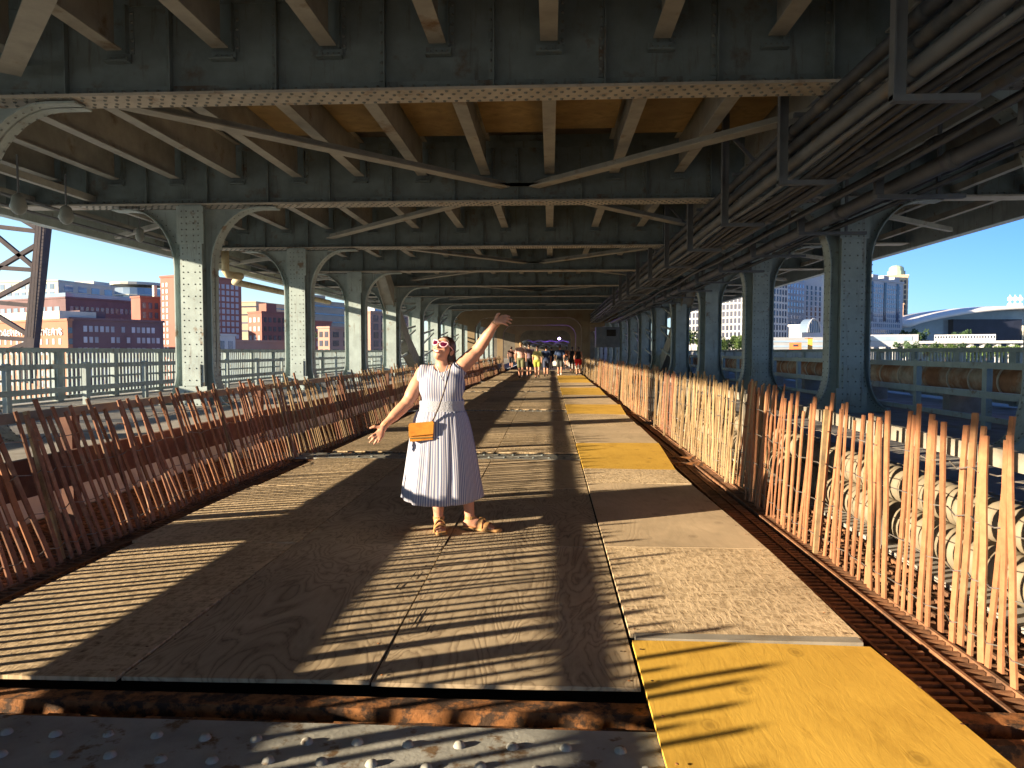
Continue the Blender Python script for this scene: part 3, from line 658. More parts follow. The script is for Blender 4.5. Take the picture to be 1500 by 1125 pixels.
#PART2
# ------------------------------------------------------------------ signed-distance bodies
def smin(a, b, k):
    hh = np.clip(.5+.5*(b-a)/k, 0, 1); return b*(1-hh)+a*hh-k*hh*(1-hh)
class SDF:
    def __init__(s, lo, hi, h):
        s.lo = np.array(lo, float); s.h = h; s.n = np.ceil((np.array(hi)-s.lo)/h).astype(int)+1
        s.F = np.full(s.n, 1.0, np.float32)
    def grid(s, lo, hi):
        i0 = np.clip(np.floor((np.array(lo)-s.lo)/s.h).astype(int), 0, s.n-1); i1 = np.clip(np.ceil((np.array(hi)-s.lo)/s.h).astype(int)+1, 1, s.n)
        ax = [s.lo[i]+s.h*np.arange(i0[i], i1[i]) for i in range(3)]
        return tuple(slice(i0[i], i1[i]) for i in range(3)), np.stack(np.meshgrid(*ax, indexing='ij'), -1)
    def put(s, sl, dd, k, op):
        A = s.F[sl]
        s.F[sl] = smin(A, dd, k) if op == 'u' else -smin(-A, dd, k)
    def cone(s, a, b, ra, rb, k=.02, op='u'):
        a, b = np.array(a, float), np.array(b, float); R = max(ra, rb)+3*k+s.h*2
        sl, P = s.grid(np.minimum(a, b)-R, np.maximum(a, b)+R)
        ba = b-a; t = np.clip(((P-a)@ba)/max(ba@ba, 1e-9), 0, 1)
        dd = np.linalg.norm(P-a-t[..., None]*ba, axis=-1)-(ra+(rb-ra)*t); s.put(sl, dd, k, op); return s
    def ell(s, c, r, rot=None, k=.02, op='u'):
        c, r = np.array(c, float), np.array(r, float); R = r.max()+3*k+s.h*2
        sl, P = s.grid(c-R, c+R); q = P-c
        if rot is not None: q = q@np.array(rot)
        k0 = np.linalg.norm(q/r, axis=-1); k1 = np.linalg.norm(q/(r*r), axis=-1)+1e-9
        s.put(sl, k0*(k0-1)/k1, k, op); return s
    def chain(s, pts, rs, k=.015):
        for p, q, a, b in zip(pts, pts[1:], rs, rs[1:]): s.cone(p, q, a, b, k)
        return s
    def half(s, p, nrm):           # keep the side the normal points away from
        sl, P = s.grid(s.lo, s.lo+s.h*s.n); dd = (P-np.array(p))@np.array(nrm); s.F = np.maximum(s.F, dd[:s.n[0], :s.n[1], :s.n[2]]); return s
    def mesh(s):
        F = s.F.copy()
        for ax in range(3):
            sl = [slice(None)]*3
            for e in (0, -1): sl[ax] = e; F[tuple(sl)] = np.maximum(F[tuple(sl)], .01)
        n = F.shape; I = F < 0; c = [slice(0, -1), slice(1, None)]
        cnt = sum(I[c[a], c[b], c[e]].astype(np.int8) for a in (0,1) for b in (0,1) for e in (0,1))
        act = (cnt > 0) & (cnt < 8); idx = np.full(act.shape, -1); ids = np.argwhere(act); idx[act] = np.arange(len(ids))
        acc = np.zeros((len(ids), 3)); m = np.zeros(len(ids)); o = ids.T
        for ax in range(3):
            u, v = [q for q in range(3) if q != ax]
            for a in (0, 1):
                for b in (0, 1):
                    p0 = [o[0].copy(), o[1].copy(), o[2].copy()]; p0[u] += a; p0[v] += b
                    p1 = [q.copy() for q in p0]; p1[ax] += 1
                    f0 = F[tuple(p0)]; f1 = F[tuple(p1)]; x = (f0 < 0) != (f1 < 0); t = np.where(x, f0/np.where(x, f0-f1, 1), 0)
                    pos = np.stack(p0, 1).astype(float); pos[:, ax] += t; acc[x] += pos[x]; m[x] += 1
        V = s.lo+s.h*acc/m[:, None]; faces = []
        for ax in range(3):
            u, v = (ax+1) % 3, (ax+2) % 3; sl0 = [slice(None)]*3; sl1 = [slice(None)]*3; sl0[ax] = slice(0, -1); sl1[ax] = slice(1, None)
            X = I[tuple(sl0)] != I[tuple(sl1)]; E = np.argwhere(X); E = E[(E[:, u] > 0) & (E[:, v] > 0) & (E[:, u] < n[u]-1) & (E[:, v] < n[v]-1)]
            if not len(E): continue
            q = []
            for a, b in ((-1,-1),(0,-1),(0,0),(-1,0)):
                e = E.copy(); e[:, u] += a; e[:, v] += b; q.append(idx[e[:, 0], e[:, 1], e[:, 2]])
            Q = np.stack(q, 1); inside = I[E[:, 0], E[:, 1], E[:, 2]]; Q[~inside] = Q[~inside][:, ::-1]; faces.append(Q[(Q >= 0).all(1)])
        return V, np.concatenate(faces) if faces else np.zeros((0, 4), int)
    def build(s, name, mt, parent, smooth=1):
        V, Q = s.mesh()
        if not len(V): return None
        for _ in range(smooth):       # light relaxation
            A = np.zeros_like(V); c = np.zeros(len(V))
            for i in range(4):
                for j in (1, 3): np.add.at(A, Q[:, i], V[Q[:, (i+j) % 4]]); np.add.at(c, Q[:, i], 1)
            V = .5*V+.5*A/np.maximum(c, 1)[:, None]
        m = MB(); m.v = [tuple(p) for p in V.tolist()]; m.f = [tuple(q) for q in Q.tolist()]
        return m.build(name, mt, parent, smooth=True)
# ------------------------------------------------------------------ the woman
SKIN = mat('skin', (.56, .275, .175), .5, .06, 14, spec=.4)
HAIR = mat('brown_hair', (.055, .024, .012), .45, .4, 60, spec=.5)
def stripes(name, per, use_uv):
    m = mat(name, (.8, .8, .8), .85, .05, 10, spec=.15); N = m.node_tree.nodes; L = m.node_tree.links; b = N['Principled BSDF']
    tc = N.new('ShaderNodeTexCoord'); sp = N.new('ShaderNodeSeparateXYZ'); L.new(tc.outputs['UV' if use_uv else 'Object'], sp.inputs[0])
    a = N.new('ShaderNodeMath'); a.operation = 'MULTIPLY'; a.inputs[1].default_value = 2*math.pi/per; L.new(sp.outputs[0], a.inputs[0])
    s_ = N.new('ShaderNodeMath'); s_.operation = 'SINE'; L.new(a.outputs[0], s_.inputs[0])
    r = N.new('ShaderNodeMapRange'); r.inputs[1].default_value = -.1; r.inputs[2].default_value = .35; L.new(s_.outputs[0], r.inputs[0])
    mx = N.new('ShaderNodeMix'); mx.data_type = 'RGBA'; L.new(r.outputs[0], mx.inputs[0]); mx.inputs[6].default_value = (.52, .515, .55, 1); mx.inputs[7].default_value = (.15, .17, .29, 1)
    L.new(mx.outputs[2], b.inputs['Base Color']); return m
DRESS = stripes('striped_cotton', .0185, False); SKIRT = stripes('striped_cotton_skirt', .0185, True); SMOCK = mat('smocked_cotton', (.40, .41, .46), .85, .15, 90, bump=.8, bscale=120)
TAN = mat('tan_leather', (.40, .22, .085), .6, .15, 20); BAGM = mat('orange_leather', (.60, .235, .03), .5, .3, 9, col2=(.38, .13, .02), mix_scale=8, mix_lo=.5, mix_hi=.75)
WY = 5.70
def P(px, py, dy=0): return np.array(at(px, py, WY+dy))
feet = P(664, 778)
W = thing('person', (feet[0], WY, 0), 'laughing woman in striped midi dress and pink sunglasses, arms flung wide on the boards', 'person')
# head frame
hc = P(650, 512, -.005)
fw = np.array((-.30, -.86, .40)); fw /= np.linalg.norm(fw)
rt = np.array((.93, -.30, -.24)); rt -= fw*(rt@fw); rt /= np.linalg.norm(rt)
up = -np.cross(fw, rt); up = up if up[2] > 0 else -up
HR = np.stack([rt, fw, up], 1)         # columns: side, forward, up
def H(a, b, c): return hc+HR@np.array((a, b, c))
sh_r, sh_l = P(620, 547), P(671, 541); nb = P(648, 541, .01)
el_r, wr_r = P(597, 590, -.06), P(564, 622, -.17)
el_l, wr_l = P(700, 513, .02), P(725, 475, -.06)
pel = P(652, 630, .02)
b = SDF((-1.62, WY-.5, -.02), (-.10, WY+.32, 1.72), .0062)
b.ell(P(646, 560, .01), (.165, .10, .12), k=.03).ell(P(648, 590, .02), (.15, .10, .12), k=.03).ell(pel, (.17, .125, .15), k=.04)
b.ell(P(634, 568, -.055), (.075, .062, .075), k=.04).ell(P(660, 567, -.055), (.075, .062, .075), k=.04)
b.cone(sh_r, sh_l, .05, .05, .03)
b.cone(nb, H(0, -.015, -.05), .056, .048, .02)
b.chain([sh_r, el_r, wr_r], [.060, .046, .029], .02); b.cone(sh_r*.6+el_r*.4, sh_r*.3+el_r*.7, .056, .053, .02); b.cone(el_r*.75+wr_r*.25, el_r*.4+wr_r*.6, .043, .037, .02)
b.chain([sh_l, el_l, wr_l], [.060, .046, .029], .02); b.cone(sh_l*.7+el_l*.3, sh_l*.3+el_l*.7, .060, .054, .02); b.cone(el_l*.75+wr_l*.25, el_l*.4+wr_l*.6, .042, .036, .02)
# head
b.ell(H(0, -.012, .022), (.071, .088, .082), HR, .01).ell(H(0, .025, -.028), (.056, .062, .068), HR, .02).ell(H(0, .048, -.082), (.026, .026, .022), HR, .02)
b.ell(H(.040, .048, -.022), (.024, .024, .024), HR, .015).ell(H(-.040, .048, -.022), (.024, .024, .024), HR, .015)
b.cone(H(0, .078, .016), H(0, .098, -.020), .008, .0125, .01)
b.ell(H(.074, -.012, -.006), (.012, .02, .03), HR, .008).ell(H(-.074, -.012, -.006), (.012, .02, .03), HR, .008)
b.cone(H(-.028, .077, -.05), H(.028, .077, -.05), .010, .010, .008)
# hands
def hand(wr, palm_end, tips, knuck, thumb, rr=.0092):
    b.cone(wr, wr*.5+palm_end*.5, .027, .03, .012)
    for kn in knuck: b.cone(wr*.75+palm_end*.25, kn, .017, .0125, .012)
    for kn, (md, tp) in zip(knuck, tips): b.chain([kn, md, tp], [.0108, .0098, .0078], .004)
    b.chain([wr*.7+palm_end*.3]+thumb, [.016, .013, .0115, .009], .006)
K = [P(552, 634, -.21), P(554, 637, -.215), P(557, 638.5, -.215), P(560, 639, -.21)]
Tp = [(P(545.5, 638, -.235), P(540, 642, -.24)), (P(547, 642.5, -.24), P(541.5, 648, -.245)), (P(551.5, 645, -.24), P(548, 650.5, -.245)), (P(556.5, 643.5, -.235), P(554, 648, -.24))]
hand(wr_r, P(557, 632, -.20), Tp, K, [P(555, 626, -.20), P(548.5, 625, -.21), P(542.5, 627, -.215)])
K = [P(735, 463.5, -.075), P(736, 466.5, -.085), P(736, 469.5, -.095), P(734.5, 472.5, -.10)]
Tp = [(P(741, 462.5, -.075), P(746.5, 464, -.07)), (P(743, 466, -.09), P(749.5, 468.5, -.085)), (P(742.5, 470, -.10), P(748, 473.5, -.095)), (P(739.5, 474, -.105), P(743.5, 477, -.10))]
hand(wr_l, P(732, 468, -.08), Tp, K, [P(727, 465.5, -.075), P(729, 460.5, -.085), P(732.5, 457.5, -.09)])
# legs
kn_r, an_r = P(640, 700, -.02), P(642.5, 763, .0); kn_l, an_l = P(680, 690, -.01), P(689, 763, .02)
hip_r, hip_l = P(637, 640, .02), P(667, 640, .02)
b.chain([hip_r, kn_r], [.095, .062], .03); b.chain([hip_l, kn_l], [.095, .062], .03)
for kn, an in ((kn_r, an_r), (kn_l, an_l)):
    cf = kn*.7+an*.3+np.array((0, .02, 0)); b.chain([kn, cf, an], [.058, .057, .034], .02)
toe_r = gr(646, 782.5); toe_r = np.array((toe_r.x, toe_r.y, .03)); hl_r = np.array((an_r[0]-.005, an_r[1]+.03, .045)); an_r2 = np.array((an_r[0], an_r[1], .085))
toe_l = np.array(P(722, 774, -.03)); toe_l[2] = .03; hl_l = np.array((an_l[0]-.03, an_l[1]+.02, .045)); an_l2 = np.array((an_l[0], an_l[1], .085))
for an, hl, toe in ((an_r2, hl_r, toe_r), (an_l2, hl_l, toe_l)):
    dr = (toe-hl)/np.linalg.norm(toe-hl); sd = np.cross(dr, (0, 0, 1)); sd /= np.linalg.norm(sd)
    b.chain([an, hl], [.034, .030], .02); mid = hl*.45+toe*.55+np.array((0, 0, .016)); b.chain([an, mid, toe], [.032, .029, .016], .015); b.cone(hl, mid, .028, .03, .02)
    for i, o in enumerate((-.03, -.016, 0, .015, .03)): 
        q = mid*.35+toe*.65+sd*o; b.cone(q, q+dr*(.055-.006*i if sd@(1,0,0) > 0 else .03+.006*i)+np.array((0,0,-.008)), .0125, .009, .006)
body = b.build('body', SKIN, W, 1)
# dress: bodice shell, waistband, pleated skirt
c = SDF((-1.2, WY-.3, .88), (-.35, WY+.28, 1.40), .006)
o = .014
c.ell(P(646, 560, .01), (.170+o, .102+o, .13), k=.03).ell(P(648, 594, .01), (.168+o, .118+o, .12), k=.05)
c.ell(P(634, 569, -.055), (.085+o, .062+o, .095), k=.07).ell(P(661, 568, -.055), (.085+o, .062+o, .095), k=.07)
c.cone(sh_r+np.array((.012, 0, -.003)), sh_l+np.array((-.008, 0, -.003)), .058, .058, .03)
c.cone(sh_r, sh_r*.88+el_r*.12, .07, .072, .02); c.cone(sh_l, sh_l*.90+el_l*.10, .069, .070, .02)
c.cone(P(648, 520, -.02), P(648, 536, -.03), .075, .062, .012, 'd'); c.cone(P(646, 533, -.13), P(646, 556, -.17), .050, .018, .012, 'd')
c.half(P(648, 591, 0), (0, 0, -1)); c.half(P(613, 553, 0), (-1, 0, .15)); c.half(sh_l*.88+el_l*.12, tuple((el_l-sh_l)/np.linalg.norm(el_l-sh_l)))
bod = c.build('dress_bodice', DRESS, W, 2)
def ring(z, cx, cy, a, bb, n, amp, fr, ph=0):
    out = []
    for i in range(n):
        t = 2*math.pi*i/n; r = 1+amp*(math.sin(fr*t+ph)+.55*math.sin(fr*1.7*t+1.3+ph*.6)+.3*math.sin(3*t+.8))
        ca, sa = math.cos(t), math.sin(t)
        out.append((cx+a*r*math.copysign(abs(ca)**.85, ca), cy+bb*r*math.copysign(abs(sa)**.85, sa), z+0.0))
    return out
def loft(rings, uvper=None, close_top=False):
    m = MB(); n = len(rings[0])
    R = [r+[r[0]] for r in rings]; m.uv = []
    for r in R:
        for i, p in enumerate(r): m.v.append(p); m.uv.append((uvper*i/n if uvper else 0, p[2]))
    for j in range(len(R)-1):
        for i in range(n): m.f.append((j*(n+1)+i, j*(n+1)+i+1, (j+1)*(n+1)+i+1, (j+1)*(n+1)+i))
    return m
def pxrow(py, xl, xr): 
    A, B = P(xl, py), P(xr, py); return (A[0]+B[0])/2, (B[0]-A[0])/2, A[2]
rs = []
for py, xl, xr in ((586, 614.5, 680), (589, 614, 680), (594, 614.5, 679.5), (599, 613.5, 680.5), (602, 612.5, 681.5)):
    cx, hw, z = pxrow(py, xl, xr); rs.append(ring(z, cx, WY-.005, hw, .135, 96, .004, 30))
loft(list(reversed(rs))).build('waistband', SMOCK, W, smooth=True)
rf_ = random.Random(11); FO = [(rf_.uniform(0, 2*math.pi), rf_.uniform(.06, .20), rf_.choice((-1, 1, 1))*rf_.uniform(.4, 1), rf_.uniform(-.25, .25)) for _ in range(20)]
def folds(r, cx, t):
    out = []
    for x, y, z in r:
        th = math.atan2(y-WY, x-cx); f = 0
        for c0, w0, a0, dr0 in FO:
            dd = (th-c0-dr0*t*.5+math.pi) % (2*math.pi)-math.pi; f += a0*math.exp(-(dd/(w0*(.8+.5*t)))**2)
        f = .075*t**.8*f+.012*(1-t)*math.sin(th*38)+.006*math.sin(th*23+4*t)
        out.append((cx+(x-cx)*(1+f), WY+(y-WY)*(1+f), z))
    return out
rs = []; prof = [(601, 611.5, 681.5), (612, 607, 685), (630, 603, 689), (650, 600, 692.5), (672, 597, 696), (695, 594, 699), (712, 591.5, 701), (727, 590, 702.5)]
for i, (py, xl, xr) in enumerate(prof):
    cx, hw, z = pxrow(py, xl, xr); t = i/7; rr = folds(ring(z, cx, WY, hw*(1-.03*t), .145+.075*t, 240, .0, 9, .7), cx, t)
    if i == 7: rr = [(x, y, zz+(-.035*max(0, math.sin(math.atan2(-(y-WY), x-cx))) if y < WY else .0)) for x, y, zz in rr]
    rs.append(rr)
fine_ = []
for j in range(len(rs)-1):
    for q in range(4): fine_.append([tuple(np.array(a)*(1-q/4)+np.array(b_)*(q/4)) for a, b_ in zip(rs[j], rs[j+1])])
fine_.append(rs[-1]); fine_.reverse()
sk = loft(fine_, 1.9).build('dress_skirt', SKIRT, W, smooth=True)
so_ = sk.modifiers.new('thick', 'SOLIDIFY'); so_.thickness = .004
# collar ties and hem line
m = MB(); m.tube([P(640, 537, -.145), P(645, 550, -.19), P(650, 558, -.2)], .005, 6); m.tube([P(656, 535, -.13), P(651, 548, -.185), P(648, 556, -.2)], .005, 6); m.build('neck_edge', SMOCK, W, smooth=True)
# hair
hh = SDF(hc-.2, hc+.22, .006)
hh.ell(H(0, -.016, .024), (.079, .094, .090), HR, .01)
hh.F = np.maximum(hh.F, (lambda q: (q@fw)*1.0+(q@up)*-.55-.018)(hh.grid(hh.lo, hh.lo+hh.h*hh.n)[1][:hh.n[0], :hh.n[1], :hh.n[2]]-hc))
hh.chain([H(.05, -.03, .0), H(.066, -.055, -.05), H(.05, -.075, -.10)], [.035, .034, .026], .02).ell(H(.0, -.09, -.04), (.065, .045, .06), HR, .02)
hh.build('hair', HAIR, W, 1)
# face details
FR_ = mat('pink_frame', (.72, .42, .47), .3, .03, 20, spec=.6); LN = mat('magenta_lens', (.09, .006, .03), .08, .02, 5, spec=1.0)
gl_ = bpy.data.objects.new('sunglasses', None); COL.objects.link(gl_); gl_.parent = W; gl_.location = Vector(H(0, .08, .012))-Vector(W.location)
for s in (-1, 1):
    pts = []; q = []
    for i in range(25):
        t = 2*math.pi*i/24; x = s*.036+.027*math.cos(t)+s*(.007 if math.sin(t) > .2 and math.cos(t)*s > .3 else 0); z = .012+.022*math.sin(t)+(.007 if math.sin(t) > .2 and math.cos(t)*s > .3 else 0)
        pts.append(H(x, .094-4.0*x*x, z)); q.append(H(x*.995, .093-4.0*x*x, z))
    MB().tube(pts, .0052, 6, False).build('frame', FR_, gl_, smooth=True)
    m = MB(); m.v = [tuple(H(s*.036, .097-4*.036**2, .012))]+[tuple(p) for p in q]; m.f = [(0, i, i+1) if s > 0 else (0, i+1, i) for i in range(1, 25)]; m.build('lens', LN, gl_)
    MB().tube([H(s*.068, .075, .022), H(s*.079, .04, .018), H(s*.080, -.02, .012)], .004, 6).build('temple', FR_, gl_, smooth=True)
MB().tube([H(-.010, .096, .016), H(0, .099, .019), H(.010, .096, .016)], .004, 6).build('bridge', FR_, gl_, smooth=True)
m = MB(); pts = [H(x, .0885-6*x*x, -.052+9*x*x) for x in np.linspace(-.026, .026, 9)]; m.tube(pts, [.002, .0055, .007, .0075, .0078, .0075, .007, .0055, .002], 8); m.build('teeth', mat('teeth', (.8, .74, .66), .3, .02, 5), W, smooth=True)
LIP = mat('lips', (.42, .10, .08), .4, .05, 20); m = MB()
m.tube([H(x, .0905-6*x*x, -.043+6*x*x) for x in np.linspace(-.028, .028, 9)], .0042, 6); m.tube([H(x, .089-6*x*x, -.0635+16*x*x) for x in np.linspace(-.028, .028, 9)], .0048, 6); m.build('lips', LIP, W, smooth=True)
m = MB(); m.tube([wr_r+(sh_r-wr_r)*0+np.array((.004+.034*math.cos(t)*.7, .034*math.sin(t), .034*math.cos(t)*.7)) for t in np.linspace(0, 6.28, 17)], .004, 5); m.build('bracelet', TAN, W)
m = MB(); m.tube([wr_l+np.array((.004+.034*math.cos(t)*.8, .034*math.sin(t), -.03*math.cos(t)*.6)) for t in np.linspace(0, 6.28, 17)], .004, 5); m.build('bracelet', TAN, W)
# sandals
for an, hl, toe in ((an_r2, hl_r, toe_r), (an_l2, hl_l, toe_l)):
    s_ = SDF((min(hl[0], toe[0])-.12, min(hl[1], toe[1])-.12, -.02), (max(hl[0], toe[0])+.12, max(hl[1], toe[1])+.12, .2), .006)
    dr = (toe-hl)/np.linalg.norm(toe-hl); sd = np.cross(dr, (0, 0, 1)); sd /= np.linalg.norm(sd)
    a = np.array((hl[0], hl[1], .016)); e = np.array((toe[0]+dr[0]*.03, toe[1]+dr[1]*.03, .014)); mid = a*.4+e*.6
    s_.cone(a, mid, .042, .052, .02).cone(mid, e, .052, .046, .02).half((0, 0, .027), (0, 0, 1)).half((0, 0, .004), (0, 0, -1))
    sn = s_.build('sandal', TAN, W, 1)
    m = MB()
    for f_, hh_, r_ in ((.58, .088, .050), (.80, .056, .054)):
        cpt = hl*(1-f_)+toe*f_; m.strip([(cpt[0]+sd[0]*r_*math.cos(t), cpt[1]+sd[1]*r_*math.cos(t), .018+hh_*math.sin(t)) for t in np.linspace(0, math.pi, 11)], dr*.018, .006)
    m.strip([(an[0]+.041*math.cos(t), an[1]+.006+.044*math.sin(t), .10) for t in np.linspace(0, 2*math.pi, 17)], (0, 0, .012), .005)
    m.build('strap', TAN, sn)
# handbag
bc = P(617, 632, -.19)
bag = thing('handbag', bc, 'small orange leather crossbody bag hanging at the woman\'s hip', 'bag')
m = MB(); A = .105
pr = [(-.088, -.075), (.088, -.068), (.094, .058), (.09, .07), (-.084, .064), (-.092, .055)]
m.prism(pr, (bc[0], bc[1], bc[2]), (1, .06, .06), (0, 0, 1), (0, .06, 0)); m.build('bag_body', BAGM, bag)
m = MB().prism([(-.093, -.03), (.093, -.024), (.097, .06), (.09, .074), (-.086, .068), (-.095, .055)], (bc[0], bc[1]-.012, bc[2]), (1, .06, .06), (0, 0, 1), (0, .010, 0)); m.build('flap', BAGM, bag)
m = MB().bar(bc+np.array((-.085, -.008, -.052)), bc+np.array((.085, .002, -.044)), .006, .008); m.build('zip', mat('brass', (.5, .38, .15), .3, .1, 5, metal=.8), bag)
pts = [P(632, 620, -.17), P(636, 612, -.175), P(643, 596, -.185), P(651, 572, -.215), P(656, 553, -.17), P(660, 537, -.10), P(664, 529, -.03), P(664, 531, .05)]
MB().tube(pts, .0062, 6).build('strap', mat('dark_strap', (.06, .035, .025), .6, .2, 10), bag, smooth=True)
# ------------------------------------------------------------------ distant people, walking away
SKINF = mat('skin_far', (.50, .25, .16), .6, .08, 8)
def cloth(nm, c): return mat(nm, c, .9, .12, 12)
SHOE = cloth('dark_shoes', (.05, .04, .04)); SHOEW = cloth('white_shoes', (.6, .58, .55))
def walker(px, py, ptop, shirt, shorts, label, female=False, phase=1, hairc=None, tank=False, shoe=SHOE, yawd=0, arm=.12, extra=None):
    g0 = gr(px, py, .012); x, y = g0.x, g0.y
    ht = at(px, ptop, y).z-.0; k = ht/1.75
    t = thing('person', (0, 0, 0), label, 'person', 'people walking away in the distance')
    def q(a, b_, c): return np.array((a*k, b_*k, c*k))
    lo, hi = q(-.5, -.55, -.03), q(.5, .55, 1.8)
    def new(): return SDF(lo, hi, .017*k)
    hw = .10 if female else .095; sw = .165 if female else .195
    st = .24*phase
    fr = {-1: (st, .0), 1: (-st*.8, .06)}
    def leg(S_, s, r0, r1, upto=1.0, kk=.02):
        f, lift = fr[s]; hip = q(s*hw, 0, .92); kn = q(s*hw*.95, f*.55+.03, .50); an = q(s*hw*.8, f, .09+lift)
        if upto < 1: 
            e = hip*(1-upto*2)+kn*(upto*2) if upto < .5 else kn; S_.cone(hip, e, r0*k, r1*k, kk); return
        S_.chain([hip, kn, an], [.085*k, .056*k, .036*k], .02); S_.cone(kn*.7+an*.3+q(0, -.02, 0), an, .056*k, .034*k, .02)
        S_.chain([an+q(0,-.03,-.05), an+q(0, .13, -.06)], [.04*k, .03*k], .01)
    B = new(); leg(B, -1, 0, 0); leg(B, 1, 0, 0)
    B.ell(q(0, 0, 1.0), q(.16, .11, .15), k=.03).ell(q(0, -.01, 1.28), q(.165 if not female else .14, .105, .2), k=.03)
    B.cone(q(0, 0, 1.42), q(0, .02, 1.56), .055*k, .05*k, .02).ell(q(0, .02, 1.635), q(.075, .092, .112), k=.015).ell(q(0, .10, 1.62), q(.015, .02, .02), k=.01)
    arms = {}
    for s in (-1, 1):
        a = q(s*sw, -.01, 1.41); e = q(s*(sw+.07), -arm*s*phase-.02, 1.13); h_ = q(s*(sw+.06), -arm*1.2*s*phase+.07, .90)
        B.chain([a, e, h_, h_+q(0, .03, -.09)], [.052*k, .04*k, .028*k, .03*k], .015); arms[s] = (a, e, h_)
        for j in range(4): B.cone(h_+q(-.012*s, .01+.015*j, -.08), h_+q(-.016*s, .02+.016*j, -.16), .011*k, .009*k, .005)
    B.build('body', SKINF, t, 1)
    C = new(); C.ell(q(0, -.01, 1.25), q(.185 if not female else .158, .128, .23), k=.03).ell(q(0, -.005, 1.02), q(.178, .135, .14), k=.04)
    if not tank:
        C.cone(q(-sw+.02, -.01, 1.42), q(sw-.02, -.01, 1.42), .07*k, .07*k, .03)
        for s in (-1, 1): a, e, h_ = arms[s]; C.cone(a, a*.35+e*.65, .072*k, .068*k, .02)
    else: C.cone(q(-.1, -.01, 1.40), q(.1, -.01, 1.40), .06*k, .06*k, .03)
    C.half(q(0, 0, .93 if not female else 1.0), (0, 0, -1)); C.half(q(0, 0, 1.475), (0, 0, 1)); C.build('shirt', shirt, t, 1)
    D = new(); D.ell(q(0, 0, .96), q(.178, .135, .13), k=.03)
    for s in (-1, 1): leg(D, s, .112, .09, .42 if not female else .28)
    D.half(q(0, 0, 1.03), (0, 0, 1)); D.build('shorts', shorts, t, 1)
    E_ = new()
    for s in (-1, 1): f, lift = fr[s]; an = q(s*hw*.8, f, .09+lift); E_.chain([an+q(0,-.035,-.05), an+q(0, .14, -.062)], [.048*k, .038*k], .01); E_.cone(an, an+q(0,0,-.05), .042*k, .042*k, .01)
    E_.build('shoes', shoe, t, 1)
    Hh = new(); Hh.ell(q(0, .005, 1.655), q(.085, .10, .108), k=.01); Hh.half(q(0, .05, 1.66), (0, .75, -.66))
    if female: Hh.chain([q(0, -.07, 1.68), q(0, -.11, 1.58), q(0, -.09, 1.46)], [.04*k, .035*k, .02*k], .02)
    Hh.build('hair', hairc or HAIR, t, 1); t.rotation_euler = (0, 0, yawd); t.location = (x, y, .012)
    return t, k
BLOND = mat('blond_hair', (.30, .19, .09), .6, .3, 30)
navy = cloth('navy_cloth', (.022, .035, .085)); olive = cloth('olive_cloth', (.13, .13, .07)); black = cloth('black_cloth', (.02, .02, .024))
walker(763, 554, 501, cloth('salmon_shirt', (.50, .31, .27)), olive, 'tallest man in salmon shirt and olive shorts walking away', hairc=BLOND)
walker(775, 551.5, 504, cloth('mauve_shirt', (.16, .12, .16)), black, 'man in dark mauve shirt walking just right of the salmon shirt', phase=-1)
walker(787, 554.5, 507, cloth('lime_top', (.56, .50, .20)), cloth('lime_shorts', (.34, .38, .06)), 'woman in pale yellow top and lime shorts walking away', True, 1, tank=False)
walker(800, 552, 507, navy, cloth('slate_shorts', (.05, .06, .10)), 'man in navy shirt walking right behind the lime shorts', phase=-1)
t8, k8 = walker(820, 550.5, 506, cloth('blue_tee', (.03, .05, .11)), cloth('charcoal_shorts', (.06, .065, .06)), 'man in blue tee with a white bag, left of the red shorts', phase=1, shoe=SHOEW)
walker(838, 547, 508, black, black, 'person in all black beside the woman in red shorts', True, -1, tank=True)
walker(847, 550, 508, black, cloth('red_shorts', (.55, .02, .03)), 'woman in black tank top and bright red shorts', True, 1, tank=True)
walker(749, 541, 508, cloth('brown_top', (.12, .06, .05)), black, 'person in brown top far left of the walking group', False, 1)
walker(808, 540, 509, black, navy, 'small dark figure farther off between navy and blue shirts', False, -1)
walker(830, 539, 509, cloth('rust_top', (.35, .12, .06)), black, 'small far figure in rust top beyond the blue tee', True, 1)
g8 = Vector(t8.location); m = MB(); c8 = (g8.x-.30*k8, g8.y+.02, .74)
m.prism([(-.1, -.14), (.1, -.14), (.12, .05), (.05, .14), (-.05, .14), (-.12, .05)], c8, (1,0,0), (0,0,1), (0,.12,0)); tag(m.build('carrier_bag', M['white'], None, c8), 'white carrier bag in the hand of the man in blue tee', 'bag')
# ------------------------------------------------------------------ lattice tower of the next bridge
Yt = 130
tw = thing('lattice_tower', (*at(55, 515, Yt).xy, -14), 'dark riveted lattice tower of the neighbouring bridge at far left', 'tower')
def T(px, py, dy=0): return at(px, py, Yt+dy)
legp = [T(43, 540), T(50, 480), T(60, 400), T(68, 310), T(76, 220)]
m = MB(); lw = 2.2
a, e = legp[0]-(legp[2]-legp[0])*.15, legp[-1]
m.bar(a, e, 2.0, 1.6, (0,1,0)); m.build('tower_leg', M['tower'], tw)
off = Vector((-16, 8, 0)); MB().bar(a+off+Vector((-3,0,0)), e+off, 2.0, 1.6, (0,1,0)).build('tower_leg', M['tower'], tw)
def lat(p, q, w_=.75): MB().bar(T(*p), T(*q), w_, w_, (0,1,0)).build('brace', M['tower'], tw)
for p, q in (((64, 340), (-90, 322)), ((-90, 250), (64, 340)), ((56, 396), (-90, 386)), ((66, 352), (-90, 445)), ((56, 396), (-60, 300)), ((52, 448), (-90, 436)), ((60, 402), (-90, 480)), ((48, 494), (-90, 410)), ((46, 498), (-90, 488)), ((47, 500), (-70, 545))): lat(p, q)
m = MB()
